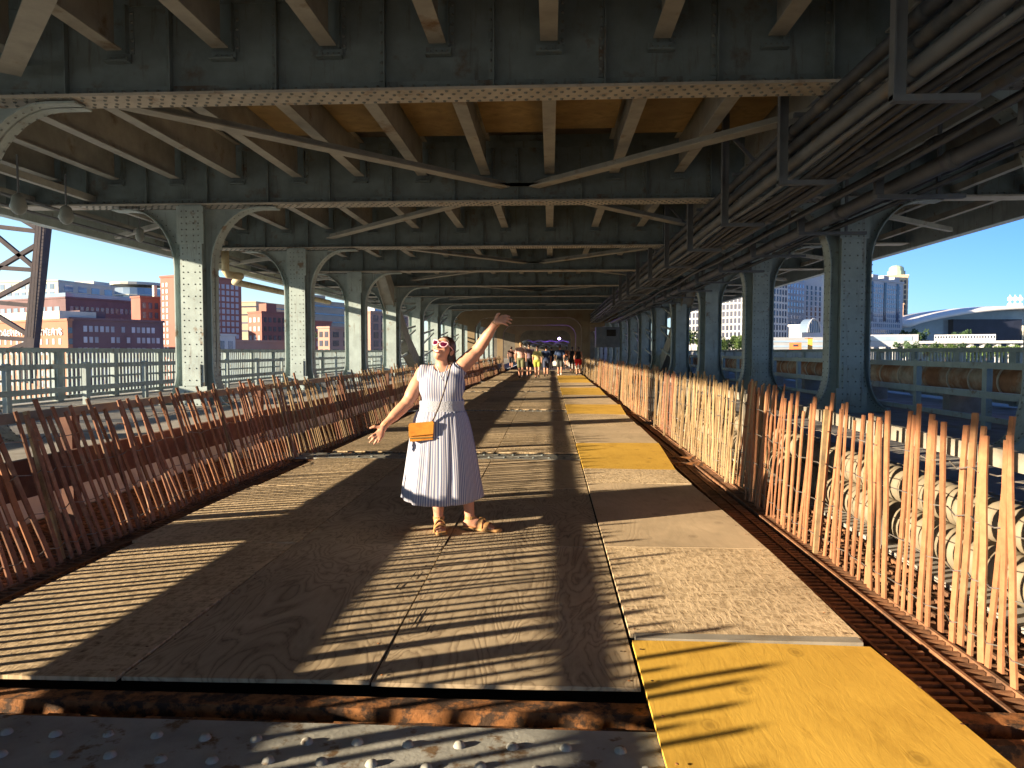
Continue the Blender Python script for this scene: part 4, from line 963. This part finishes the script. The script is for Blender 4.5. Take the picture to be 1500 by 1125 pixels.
for i in range(40): z0 = T(57, 490).z; m.bar(T(52+i*.35, 490-i*5.2)+Vector((-.5,-1.2,0)), T(52+i*.35, 490-i*5.2)+Vector((.1,-1.2,0)), .06, .06)
m.bar(T(50, 494)+Vector((-.5,-1.2,0)), T(66, 284)+Vector((-.5,-1.2,0)), .08, .08); m.bar(T(50, 494)+Vector((.1,-1.2,0)), T(66, 284)+Vector((.1,-1.2,0)), .08, .08)
m.build('ladder', M['tower'], tw)
# ------------------------------------------------------------------ city
def wallmat(nm, c, v=.12): return mat(nm, c, .9, v, .15, col2=tuple(x*.75 for x in c), mix_scale=.08, mix_lo=.55, mix_hi=.75)
GLASS = mat('window_glass', (.07, .09, .13), .15, .3, .3, spec=.8, rnd=.5); GLASSW = mat('pale_window', (.38, .39, .41), .3, .2, .3, rnd=.3); GLASSB = mat('blue_glass', (.20, .27, .36), .1, .2, .2, spec=.9, rnd=.3); GLASSD = mat('dark_window', (.03, .035, .06), .2, .2, .3, rnd=.4)
def hor(px, D, py=515): d_ = ray(px, 515); h_ = Vector((d_.x, d_.y)); h_.normalize(); return h_*D
def zof(py, px, D): d_ = ray(px, py); return EYE+d_.z/math.hypot(d_.x, d_.y)*D
class Bldg:
    def __init__(s, name, label, cat, xc, D, rot, wa, wb, ytop, mt, xl=None, xr=None, roof=None):
        r = rad(rot); s.n1 = Vector((-math.sin(r), -math.cos(r))); s.n2 = Vector((math.cos(r), -math.sin(r)))
        s.c = hor(xc, D); s.D = D; s.zt = zof(ytop, xc, D); s.zb = -14
        def solve(px, t): d_ = hor(px, 1); M2 = np.array([[t.x, -d_.x], [t.y, -d_.y]]); return abs(np.linalg.solve(M2, [-s.c.x, -s.c.y])[0])
        s.wa = solve(xl, -s.n2) if xl is not None else wa; s.wb = solve(xr, -s.n1) if xr is not None else wb
        s.o = thing(name, (s.c.x, s.c.y, s.zb), label, cat); s.mt = mt; s.nw = 0
        s.blk('wall', 0, s.wa, 0, s.wb, s.zb, s.zt, mt); s.far = {}
        s.blk('roof', -.3, s.wa+.3, -.3, s.wb+.3, s.zt, s.zt+.7, roof or mt)
    def pt(s, u, v, z): p = s.c-s.n2*u-s.n1*v; return Vector((p.x, p.y, z))
    def blk(s, nm, u0, u1, v0, v1, z0, z1, mt):
        m = MB(); q = [s.pt(u, v, z) for z in (z0, z1) for u, v in ((u0,v0),(u1,v0),(u1,v1),(u0,v1))]
        m.add(q, [(3,2,1,0),(4,5,6,7),(0,1,5,4),(1,2,6,5),(2,3,7,6),(3,0,4,7)][:]); return m.build(nm, mt, s.o)
    def win(s, face, z0, z1, nz, n, ww, hh, mt, u0=.04, u1=.96, skip=0, nm='window', frame=None):
        W_ = s.wa if face == 'a' else s.wb; t = -s.n2 if face == 'a' else -s.n1; nn = s.n1 if face == 'a' else s.n2
        me = None; n = max(1, min(n, int(W_*(u1-u0)/(ww*1.5)))); nz = max(1, min(nz, int((z1-z0)/(hh*1.3))))
        for k in range(nz):
            z = z0+(z1-z0)*(k+.5)/nz
            for i in range(n):
                if skip and random.random() < skip: continue
                u = W_*(u0+(u1-u0)*(i+.5)/n); p = s.c+t*u
                pos = Vector((p.x, p.y, z))
                if s.nw < 70:
                    if me is None: me = MB().obox((0,0,0), Vector((t.x,t.y,0))*ww/2, Vector((nn.x,nn.y,0))*.12, (0,0,hh/2)).mesh(nm, mt)
                    o_ = bpy.data.objects.new(nm, me); COL.objects.link(o_); o_.parent = s.o; o_.location = pos-s.o.location; s.nw += 1
                else: s.far.setdefault(mt.name, [MB(), mt])[0].obox(pos, Vector((t.x,t.y,0))*ww/2, Vector((nn.x,nn.y,0))*.12, (0,0,hh/2))
        return s
    def done(s):
        for m, mt in s.far.values(): tag(m.build('distant_windows', mt, s.o), kind='stuff')
brick = wallmat('orange_brick', (.32, .155, .10)); dbrick = wallmat('shade_toned_brick', (.17, .105, .105)); redb = wallmat('red_brick', (.30, .13, .10)); tanw = wallmat('tan_stone', (.46, .36, .25)); whitew = wallmat('white_stone', (.46, .455, .44)); greyw = wallmat('grey_stone', (.45, .45, .46)); creamw = wallmat('cream_panel', (.55, .53, .45)); pinkb = wallmat('pink_brick', (.36, .22, .17))  # dbrick: purple cast is shade and haze put into the brick colour
# left bank
B_ = Bldg('apartment_block', 'long orange brick apartment block with white lettering, left of the first column', 'building', 100, 250, 27, 60, 0, 470, brick, xr=107)
B_.blk('penthouse', 6, 58, 1, 12, B_.zt+.7, B_.zt+3.2, creamw)
for f, n in (('a', 16), ('b', 12)): B_.win(f, -10, B_.zt-1.2, 6, n, 1.2, 1.7, GLASSW if f == 'a' else GLASS)
B_.done()
tx = bpy.data.curves.new('lettering', 'FONT'); tx.body = 'BRIDGEVIEW APARTMENTS'; tx.size = 3.2; tx.extrude = .05; tx.align_x = 'RIGHT'; tx.space_character = 1.12
tf = bpy.data.objects.new('lettering_curve', tx); COL.objects.link(tf); bpy.context.view_layer.update()
tmesh = bpy.data.meshes.new_from_object(tf.evaluated_get(bpy.context.evaluated_depsgraph_get())); bpy.data.objects.remove(tf)
to = bpy.data.objects.new('lettering', tmesh); COL.objects.link(to); to.parent = B_.o; tmesh.materials.clear(); tmesh.materials.append(M['white'])
p = B_.pt(2.5, -.25, zof(490.5, 88, 250)); to.location = p-B_.o.location; to.rotation_euler = (math.pi/2, 0, math.atan2(B_.n2.y, B_.n2.x)); to.scale = (.95, .8, 1)
B_ = Bldg('warehouse', 'brick warehouse in shade-toned purple-brown right of the lettered apartment block', 'building', 107, 256, 27, 12, 0, 468, dbrick, xr=240); B_.win('b', -10, B_.zt-1, 6, 22, 1.1, 1.8, GLASSW, skip=.3); B_.blk('roof_hut', 3, 9, 4, 12, B_.zt+.7, B_.zt+3, dbrick); B_.done()  # takes over the apartment block's shaded wing, shade in the brick colour
B_ = Bldg('brick_loft', 'long low brick loft with many small windows behind the lettered block', 'building', 98, 330, 24, 80, 0, 437, dbrick, xr=200); B_.win('b', 0, B_.zt-2, 5, 26, 1.3, 2.2, GLASS, skip=.15); B_.win('a', 0, B_.zt-2, 4, 16, 3, 3, GLASSB); B_.blk('rail_deck', 0, 50, 0, 60, B_.zt+.7, B_.zt+2.2, GLASSB); B_.done()
B_ = Bldg('glass_apartments', 'white and glass apartment building with curved right end on the hilltop', 'building', 88, 420, 8, 40, 0, 412, creamw, xr=190); B_.win('b', B_.zt-16, B_.zt-.5, 4, 9, 5.5, 3, GLASSB); B_.win('a', B_.zt-16, B_.zt-.5, 4, 12, 2.5, 2.5, GLASSB)
m = MB(); cc = hor(205, 425)
for i, (z0, z1, r_) in enumerate([(-14, B_.zt-2, 11)]+[(B_.zt-2-4*q, B_.zt-1.4-4*q, 11.8) for q in range(1, 9)]+[(B_.zt-.5, B_.zt+.8, 13)]):
    m2 = MB().tube([(cc.x, cc.y, z0), (cc.x, cc.y, z1)], r_, 20); m2.build('round_end' if i == 0 else 'floor_ring', GLASSB if i == 0 else creamw, B_.o)
B_.blk('penthouse', 6, 20, 30, 60, B_.zt+.7, B_.zt+3, creamw); B_.done()
B_ = Bldg('brick_house', 'small red brick building left of the tall red tower', 'building', 207, 300, 30, 6, 0, 436, redb, xr=236); B_.win('b', 6, B_.zt-1, 4, 6, 1.3, 2.2, GLASS); B_.blk('chimney', 1, 2.2, 6, 7.2, B_.zt+.7, B_.zt+5, creamw); B_.done()
B_ = Bldg('brick_tower', 'tall red brick apartment tower standing behind the first left column', 'building', 278, 285, 27, 0, 0, 404, redb, xl=237, xr=355)
B_.win('a', -8, B_.zt-1.5, 15, 2, 1.1, 1.5, GLASSW, .70, .97); B_.win('b', -8, B_.zt-1.5, 15, 10, 1.3, 1.6, GLASSW, .05, .95); B_.blk('roof_plant', 3, 10, 2, 9, B_.zt+.7, B_.zt+3, redb); B_.done()
for i in range(4): pass
B_ = Bldg('brick_house', 'red brick corner building between the first and second left columns', 'building', 384, 320, 33, 0, 0, 458, redb, xl=364, xr=428); B_.win('a', -6, B_.zt-1, 6, 4, 1.5, 2, GLASSW); B_.win('b', -6, B_.zt-1, 6, 6, 1.3, 2, GLASSD, skip=.3); B_.blk('roof_hut', 1, 6, 3, 8, B_.zt+.7, B_.zt+4, redb); B_.done()
B_ = Bldg('office_slab', 'tan striped office slab behind the red corner building', 'building', 376, 480, 10, 10, 0, 443, tanw, xr=432)
for q in range(4): B_.blk('window_band', -.15, 10, -.15, B_.wb, B_.zt-3-5*q, B_.zt-2.2-5*q, GLASS)
B_.done()
B_ = Bldg('office_slab', 'wide tan striped offices between the second and third left columns', 'building', 450, 440, 20, 14, 0, 440, tanw, xr=522)
for q in range(5): B_.blk('window_band', -.15, 14, -.15, B_.wb, B_.zt-3-4.6*q, B_.zt-2.1-4.6*q, GLASS)
B_.blk('roof_hut', 2, 10, 6, 20, B_.zt+.7, B_.zt+4, tanw); B_.done()
B_ = Bldg('low_building', 'low white and brick building at the foot of the red tower', 'building', 318, 235, 27, 3, 0, 492, whitew, xr=345); B_.win('b', B_.zt-5, B_.zt-1, 1, 8, 1.6, 3, GLASS); B_.done()
B_ = Bldg('low_building', 'low flat brick building below the red corner building', 'building', 345, 240, 27, 3, 0, 501, pinkb, xr=425); B_.win('b', B_.zt-5, B_.zt-1, 1, 14, 1, 1.6, GLASS); B_.done()
B_ = Bldg('brick_house', 'bright red low brick building seen left of the third column', 'building', 462, 300, 27, 5, 0, 472, redb, xr=486); B_.win('b', 0, B_.zt-1, 4, 7, 1, 2, GLASSW); B_.done()
B_ = Bldg('balcony_flats', 'brick flats with balconies left of the third column', 'building', 483, 245, 27, 0, 0, 481, pinkb, xl=466, xr=516); B_.win('b', -6, B_.zt-.5, 5, 5, 2.6, 1.8, GLASSD); B_.win('a', -6, B_.zt-.5, 5, 3, 1.4, 1.8, GLASSD); B_.done()
B_ = Bldg('balcony_flats', 'pinkish flats with dark windows right of the third column', 'building', 543, 260, 27, 8, 0, 458, pinkb, xr=600); B_.win('b', -6, B_.zt-.5, 7, 6, 2.4, 2.2, GLASSD); B_.done()
B_ = Bldg('high_rise', 'pale high-rise behind the pinkish flats near the arch rib', 'building', 549, 520, 27, 6, 0, 440, whitew, xr=580); B_.win('b', 0, B_.zt-1, 12, 9, 2, 2.4, GLASSB); B_.done()
# right bank
B_ = Bldg('office_tower', 'white office tower with sunlit grid of windows behind the right columns', 'building', 1112, 300, 45, 0, 0, 375, whitew, xl=985, xr=1153)
B_.win('a', 4, B_.zt-1, 14, 26, 1.15, 2.1, GLASSD, .02, .98); B_.win('a', -12, 3, 1, 26, 1.2, 11, GLASSD, .02, .98); B_.win('b', 4, B_.zt-6, 13, 9, 1.1, 2.0, GLASSD, .05, .97); B_.win('b', -12, 2.5, 1, 9, 1.2, 11, GLASSD, .05, .97); B_.done()
B_ = Bldg('office_tower', 'blue-grey stepped tower squeezed behind the white office tower', 'building', 1146, 350, 45, 8, 0, 380, greyw, xr=1178); B_.win('b', -10, B_.zt-1, 18, 7, 1.2, 1.7, GLASSB); B_.done()
B_ = Bldg('office_tower', 'tall cream-topped tower with a dark window grid left of the big right column', 'building', 1168, 390, 48, 5, 0, 398, whitew, xr=1262); B_.win('b', 6, B_.zt-6, 15, 15, 1.4, 2.0, GLASSD, .03, .97); B_.blk('roof_step', 0, 5, 8, 40, B_.zt+.7, B_.zt+12, creamw); B_.done()
B_ = Bldg('glass_hall', 'low building with a big arched window left of the right column', 'building', 1174, 270, 52, 5, 0, 478, greyw, xr=1225); B_.win('b', -10, B_.zt-7, 2, 8, 2, 2.2, GLASSB)
pc = hor(1191, 266); t_ = -B_.n1; m = MB(); n_ = 14; ring_ = [(pc+t_*(3.8*math.cos(math.pi*i/n_)), 4.6*math.sin(math.pi*i/n_)) for i in range(n_+1)]
zb_ = zof(487, 1191, 266); m.v = [(q.x, q.y, zb_+h_) for q, h_ in ring_]+[(q.x+B_.n2.x*-3, q.y+B_.n2.y*-3, zb_+h_) for q, h_ in ring_]; n2_ = n_+1
m.f = [tuple(reversed(range(n2_))), tuple(range(n2_, 2*n2_))]+[(i, i+1, n2_+i+1, n2_+i) for i in range(n_)]; m.build('arched_window', GLASSB, B_.o)
m = MB()
for i in range(1, 6): h_ = 4.6*math.sin(math.acos((i-3)/3)); q = pc+t_*(3.8*(i-3)/3); m.box(q.x-.08, q.x+.08, q.y-.4, q.y-.1, zb_, zb_+h_)
m.tube([(q.x+B_.n2.x*.3, q.y+B_.n2.y*.3, zb_+h_) for q, h_ in ring_], .25, 6); m.build('arch_mullions', whitew, B_.o); B_.done()
B_ = Bldg('hotel', 'broad blue-grey hotel with notched roofline right of the big column', 'building', 1222, 330, 50, 6, 0, 404, greyw, xr=1321)
for q in range(6): B_.blk('roof_notch', 0, 6, B_.wb*(q/6+.02), B_.wb*(q/6+.10), B_.zt+.7, B_.zt+2.6, greyw)
B_.win('b', -10, 12, 7, 30, 1.0, 1.6, GLASSB); B_.win('b', 12, B_.zt-1.2, 9, 30, .9, 1.5, GLASSB, skip=.05)
for q in range(5): B_.blk('dark_slot', -.25, 1, B_.wb*(q/5+.09), B_.wb*(q/5+.125), 15, B_.zt-.5, GLASSD)
B_.done()
B_ = Bldg('stone_tower', 'cream stone tower with domed crown behind the notched hotel', 'building', 1328, 460, 25, 12, 14, 404, tanw); B_.win('a', 0, B_.zt-2, 24, 6, 1.1, 2, GLASSD, .05, .95); B_.win('b', 0, B_.zt-2, 24, 3, 1.4, 2, GLASSD)
q0 = B_.pt(B_.wa*.5, 4, 0); pr_ = [(0, 4.6), (2.4, 4.6), (2.5, 3.9), (4.4, 3.7), (5.4, 2.4), (5.9, .3)]
m = MB().tube([(q0.x, q0.y, B_.zt+.7+a_) for a_, b2 in pr_], [b2 for a_, b2 in pr_], 14); m.build('crown', mat('copper_green', (.30, .40, .30), .8, .15, .3), B_.o); B_.done()
B_ = Bldg('stone_block', 'tan stone office block right of the domed tower', 'building', 1322, 430, 15, 8, 0, 446, wallmat('peach_stone', (.46, .29, .20)), xr=1372); B_.win('a', 0, B_.zt-1, 5, 5, 1.4, 2, GLASSD); B_.win('b', 0, B_.zt-1, 5, 14, 1.4, 2.2, GLASSD, skip=.5); B_.blk('roof_hut', 2, 6, 24, 32, B_.zt+.7, B_.zt+3.5, tanw); B_.done()
# arena
ac = hor(1440, 420); ar = thing('arena', (ac.x, ac.y, -14), 'wide arena with white curved roof and dark glass front on the right', 'arena')
ux = Vector((RT.x, RT.y)).normalized(); dvec = Vector((-ux.y, ux.x))
def A3(u, v, z): p = ac+ux*u+dvec*v; return (p.x, p.y, z)
m = MB(); n_ = 24; L_ = []
for j in range(7):
    v = -18+j*13
    for i in range(n_+1):
        u = -46+120*i/n_; q = (i/n_); zz = 13.6+10.5*math.sin(math.pi*min(1, q*1.0))**.75*(1-((j-3)/4.2)**2*.35); m.v.append(A3(u, v, zz))
for j in range(6):
    for i in range(n_): a_ = j*(n_+1)+i; m.f.append((a_, a_+1, a_+n_+2, a_+n_+1))
rf = m.build('arena_roof', mat('white_roof', (.62, .60, .58), .6, .1, .1), ar, smooth=True); sm = rf.modifiers.new('t', 'SOLIDIFY'); sm.thickness = 1.2
def ablk(nm, u0, u1, v0, v1, z0, z1, mt):
    m = MB(); m.add([A3(u, v, z) for z in (z0, z1) for u, v in ((u0,v0),(u1,v0),(u1,v1),(u0,v1))], [(3,2,1,0),(4,5,6,7),(0,1,5,4),(1,2,6,5),(2,3,7,6),(3,0,4,7)]); return m.build(nm, mt, ar)
m = MB(); up_ = [(-45+118*i/n_, 13.2+10.5*math.sin(math.pi*(i+.2)/(n_+.4))**.75*.78) for i in range(n_+1)]
poly = [(-45, -14), (73, -14)]+list(reversed(up_)); c0 = A3(0, -8, 0)
m.prism(poly, c0, (ux.x, ux.y, 0), (0, 0, 1), (dvec.x*60, dvec.y*60, 0)); m.build('arena_body', GLASSB, ar)
ablk('glass_front', -22, 10, -12, -8.1, -14, 16.5, GLASSD); ablk('stone_front', 10.1, 40, -13, -8.1, -14, 13.5, creamw); ablk('glass_front', 40.1, 70, -10, -8.1, -6, 10, GLASSB)
for i in range(8): ablk('window', 12+i*3.4, 13.6+i*3.4, -13.2, -13.01, 2, 5, GLASSB)
# stadium light bank
lc = hor(1485, 460); z_ = zof(452, 1485, 460); lt = thing('light_bank', (lc.x, lc.y, -14), 'white stadium light bank rising behind the arena at far right', 'lights')
MB().box(lc.x-.5, lc.x+.5, lc.y, lc.y+1, -14, z_).build('mast', M['white'], lt)
for i in range(3):
    m = MB(); 
    for j in range(2): m.tube([(lc.x-2.6+i*2.6, lc.y-.3, z_+1.8+j*3.2), (lc.x-2.6+i*2.6, lc.y+.6, z_+1.8+j*3.2)], 1.15, 12)
    m.bar((lc.x-2.6+i*2.6, lc.y+.2, z_-.5), (lc.x-2.6+i*2.6, lc.y+.2, z_+7), .5, .4, (0,1,0)); m.build('lamp_column', M['white'], lt)
# viaduct, train, low buildings, containers
def strip_thing(nm, label, cat, x0, x1, y0, y1, D, mt, dep=6):
    a_, b2 = hor(x0, D), hor(x1, D*(1.0)); zt, zb = zof(y0, (x0+x1)/2, D), zof(y1, (x0+x1)/2, D)
    d2 = (b2-a_).normalized(); n2 = Vector((-d2.y, d2.x)); o_ = thing(nm, (a_.x, a_.y, zb), label, cat)
    m = MB(); m.add([(q.x, q.y, z) for z in (zb, zt) for q in (a_, b2, b2+n2*dep, a_+n2*dep)], [(3,2,1,0),(4,5,6,7),(0,1,5,4),(1,2,6,5),(2,3,7,6),(3,0,4,7)]); m.build('body', mt, o_)
    return o_, a_, b2, d2, n2, zb, zt
o_, a_, b2, d2, n2, zb, zt = strip_thing('train', 'white train with dark windows on the viaduct below the arena', 'train', 1368, 1458, 490, 499, 330, wallmat('train_white', (.5, .5, .5)), 3)
n_ = 22
for i in range(n_):
    p0 = a_+(b2-a_)*((i+.25)/n_); p1 = a_+(b2-a_)*((i+.75)/n_); m = MB(); m.bar((p0.x-n2.x*.06, p0.y-n2.y*.06, (zb+zt)/2+.2), (p1.x-n2.x*.06, p1.y-n2.y*.06, (zb+zt)/2+.2), .1, .9); m.build('window', GLASSD, o_)
o_, a_, b2, d2, n2, zb, zt = strip_thing('viaduct', 'pale concrete viaduct crossing below the skyline on the right', 'viaduct', 1255, 1520, 499.5, 503, 328, greyw, 8)
for i in range(14):
    p0 = a_+(b2-a_)*((i+.5)/14); MB().box(p0.x-.6, p0.x+.6, p0.y+2, p0.y+5, -14, zb).build('pier', greyw, o_)
o_, a_, b2, d2, n2, zb, zt = strip_thing('low_building', 'long low white shed below the notched hotel', 'building', 1262, 1345, 490, 508, 300, wallmat('shed_grey', (.30, .31, .33)), 10)
MB().bar((a_.x-n2.x*.1+2*d2.x, a_.y-n2.y*.1+2*d2.y, zb+3), (b2.x-n2.x*.1-2*d2.x, b2.y-n2.y*.1-2*d2.y, zb+3), .2, 1.6).build('window_band', GLASSB, o_)
o_, a_, b2, d2, n2, zb, zt = strip_thing('low_building', 'low grey terrace below the arched glass hall', 'building', 1126, 1225, 494, 512, 240, wallmat('terrace_grey', (.24, .25, .27)), 10)
for q in range(2): MB().bar((a_.x-n2.x*.1, a_.y-n2.y*.1, zb+1.0+1.5*q), (b2.x-n2.x*.1, b2.y-n2.y*.1, zb+1.0+1.5*q), .2, .5).build('window_band', GLASSB, o_)
OR = mat('orange_paint', (.6, .16, .05), .6, .1, .5)
o_, a_, b2, d2, n2, zb, zt = strip_thing('construction_hut', 'orange construction hut seen between the right columns', 'hut', 1156, 1174, 502, 512, 170, OR, 3)
MB().bar((a_.x-n2.x*.1+.8*d2.x, a_.y-n2.y*.1+.8*d2.y, zt-.6), (b2.x-n2.x*.1-.8*d2.x, b2.y-n2.y*.1-.8*d2.y, zt-.6), .1, .4).build('window_band', GLASSD, o_)
o_, a_, b2, d2, n2, zb, zt = strip_thing('storage_tank', 'small orange-yellow tank unit right of the orange hut', 'tank', 1183, 1190, 496, 512, 172, mat('amber_paint', (.6, .28, .05), .6, .1, .5), 1.5)
MB().box(a_.x-.1, b2.x+.1, a_.y-.2, a_.y+1.8, zt, zt+.15).build('lid', OR, o_)
# ------------------------------------------------------------------ trees
LEAF = [mat('leaf_green', (.075, .12, .03), .8, .4, .8, rnd=.2), mat('leaf_dark', (.04, .075, .03), .8, .4, .8, rnd=.2)]
BARK = mat('bark', (.10, .07, .05), .9, .2, 2)
def crown_mesh(mt, seed, n=1500):
    r_ = random.Random(seed); m = MB(); cl = [(Vector((r_.gauss(0, .42), r_.gauss(0, .42), r_.uniform(-.45, .55))), r_.uniform(.22, .42)) for _ in range(13)]
    for _ in range(n):
        c_, rr = r_.choice(cl); dv = Vector((r_.gauss(0,1), r_.gauss(0,1), r_.gauss(0,1))).normalized()*rr*r_.uniform(.6, 1.05); p = c_+dv
        a_ = Vector((r_.gauss(0,1), r_.gauss(0,1), r_.gauss(0,1))).normalized(); b2 = a_.orthogonal().normalized(); s_ = r_.uniform(.045, .09)
        m.add([p-a_*s_, p+b2*s_*.6, p+a_*s_, p-b2*s_*.6], [(0,1,2,3)])
    return m.mesh('crown', mt)
CR_ = [crown_mesh(LEAF[i % 2], i) for i in range(4)]
tm = MB().tube([(0,0,0), (.1,0,.5), (0,.05,1)], [.06, .045, .02], 7); tm.tube([(.05,0,.6), (.25,.1,.95)], [.03, .01], 5); tm.tube([(.05,0,.65), (-.2,-.1,1)], [.03, .01], 5); TM = tm.mesh('trunk', BARK)
def tree(px, D, ytop, wpx, i, label, group):
    p = hor(px, D); zt = zof(ytop, px, D); zb = -14; o_ = thing('tree', (p.x, p.y, zb), label, 'tree', group); H_ = zt-zb
    rr = wpx/F*D/2
    c_ = bpy.data.objects.new('crown', CR_[i % 4]); COL.objects.link(c_); c_.parent = o_; ch = min(H_*.8, rr*2.0); c_.location = (0, 0, H_-ch*.5); c_.scale = (rr, rr, ch*.55); c_.rotation_euler = (0, 0, i*1.3)
    k_ = bpy.data.objects.new('trunk', TM); COL.objects.link(k_); k_.parent = o_; k_.scale = (H_*.25, H_*.25, H_*.8)
T1 = [(1012, 478, 26), (1032, 490, 22), (1050, 486, 26), (1068, 492, 24), (1082, 488, 22)]
L1 = ['leftmost green tree below the white office tower, beside the arch rib', 'small green tree second from left below the white tower', 'middle green tree below the white office tower', 'low green tree fourth from left below the white tower', 'rightmost green tree below the white tower, against a column']
for i, (x, y, w_) in enumerate(T1): tree(x, 200, y, w_*1.5, i, L1[i], 'trees below the white office tower')
T2 = [(1330, 497, 20), (1348, 500, 18), (1366, 499, 22), (1386, 501, 20), (1404, 499, 20), (1424, 502, 22), (1446, 501, 18), (1476, 503, 20)]
L2 = ['leftmost tree of the row under the train and arena', 'second tree from left under the train', 'third tree from left under the train', 'fourth tree from left, under the train middle', 'fifth tree from left under the train', 'sixth tree from left under the train', 'tree under the right end of the train', 'rightmost tree below the arena, past the train']
for i, (x, y, w_) in enumerate(T2): tree(x, 290, y, w_*1.4, i+1, L2[i], 'row of trees under the train')
T3 = [(1342, 479, 24), (1412, 481, 20), (1300, 486, 18)]
L3 = ['dark tree in front of the tan stone block', 'tree in front of the arena glass front', 'small tree at the foot of the notched hotel']
for i, (x, y, w_) in enumerate(T3): tree(x, 360, y, w_*1.3, 1+2*i, L3[i], 'trees before the arena')
tree(474, 270, 484, 26, 1, 'dark tree beside the bright red low building on the left', None)
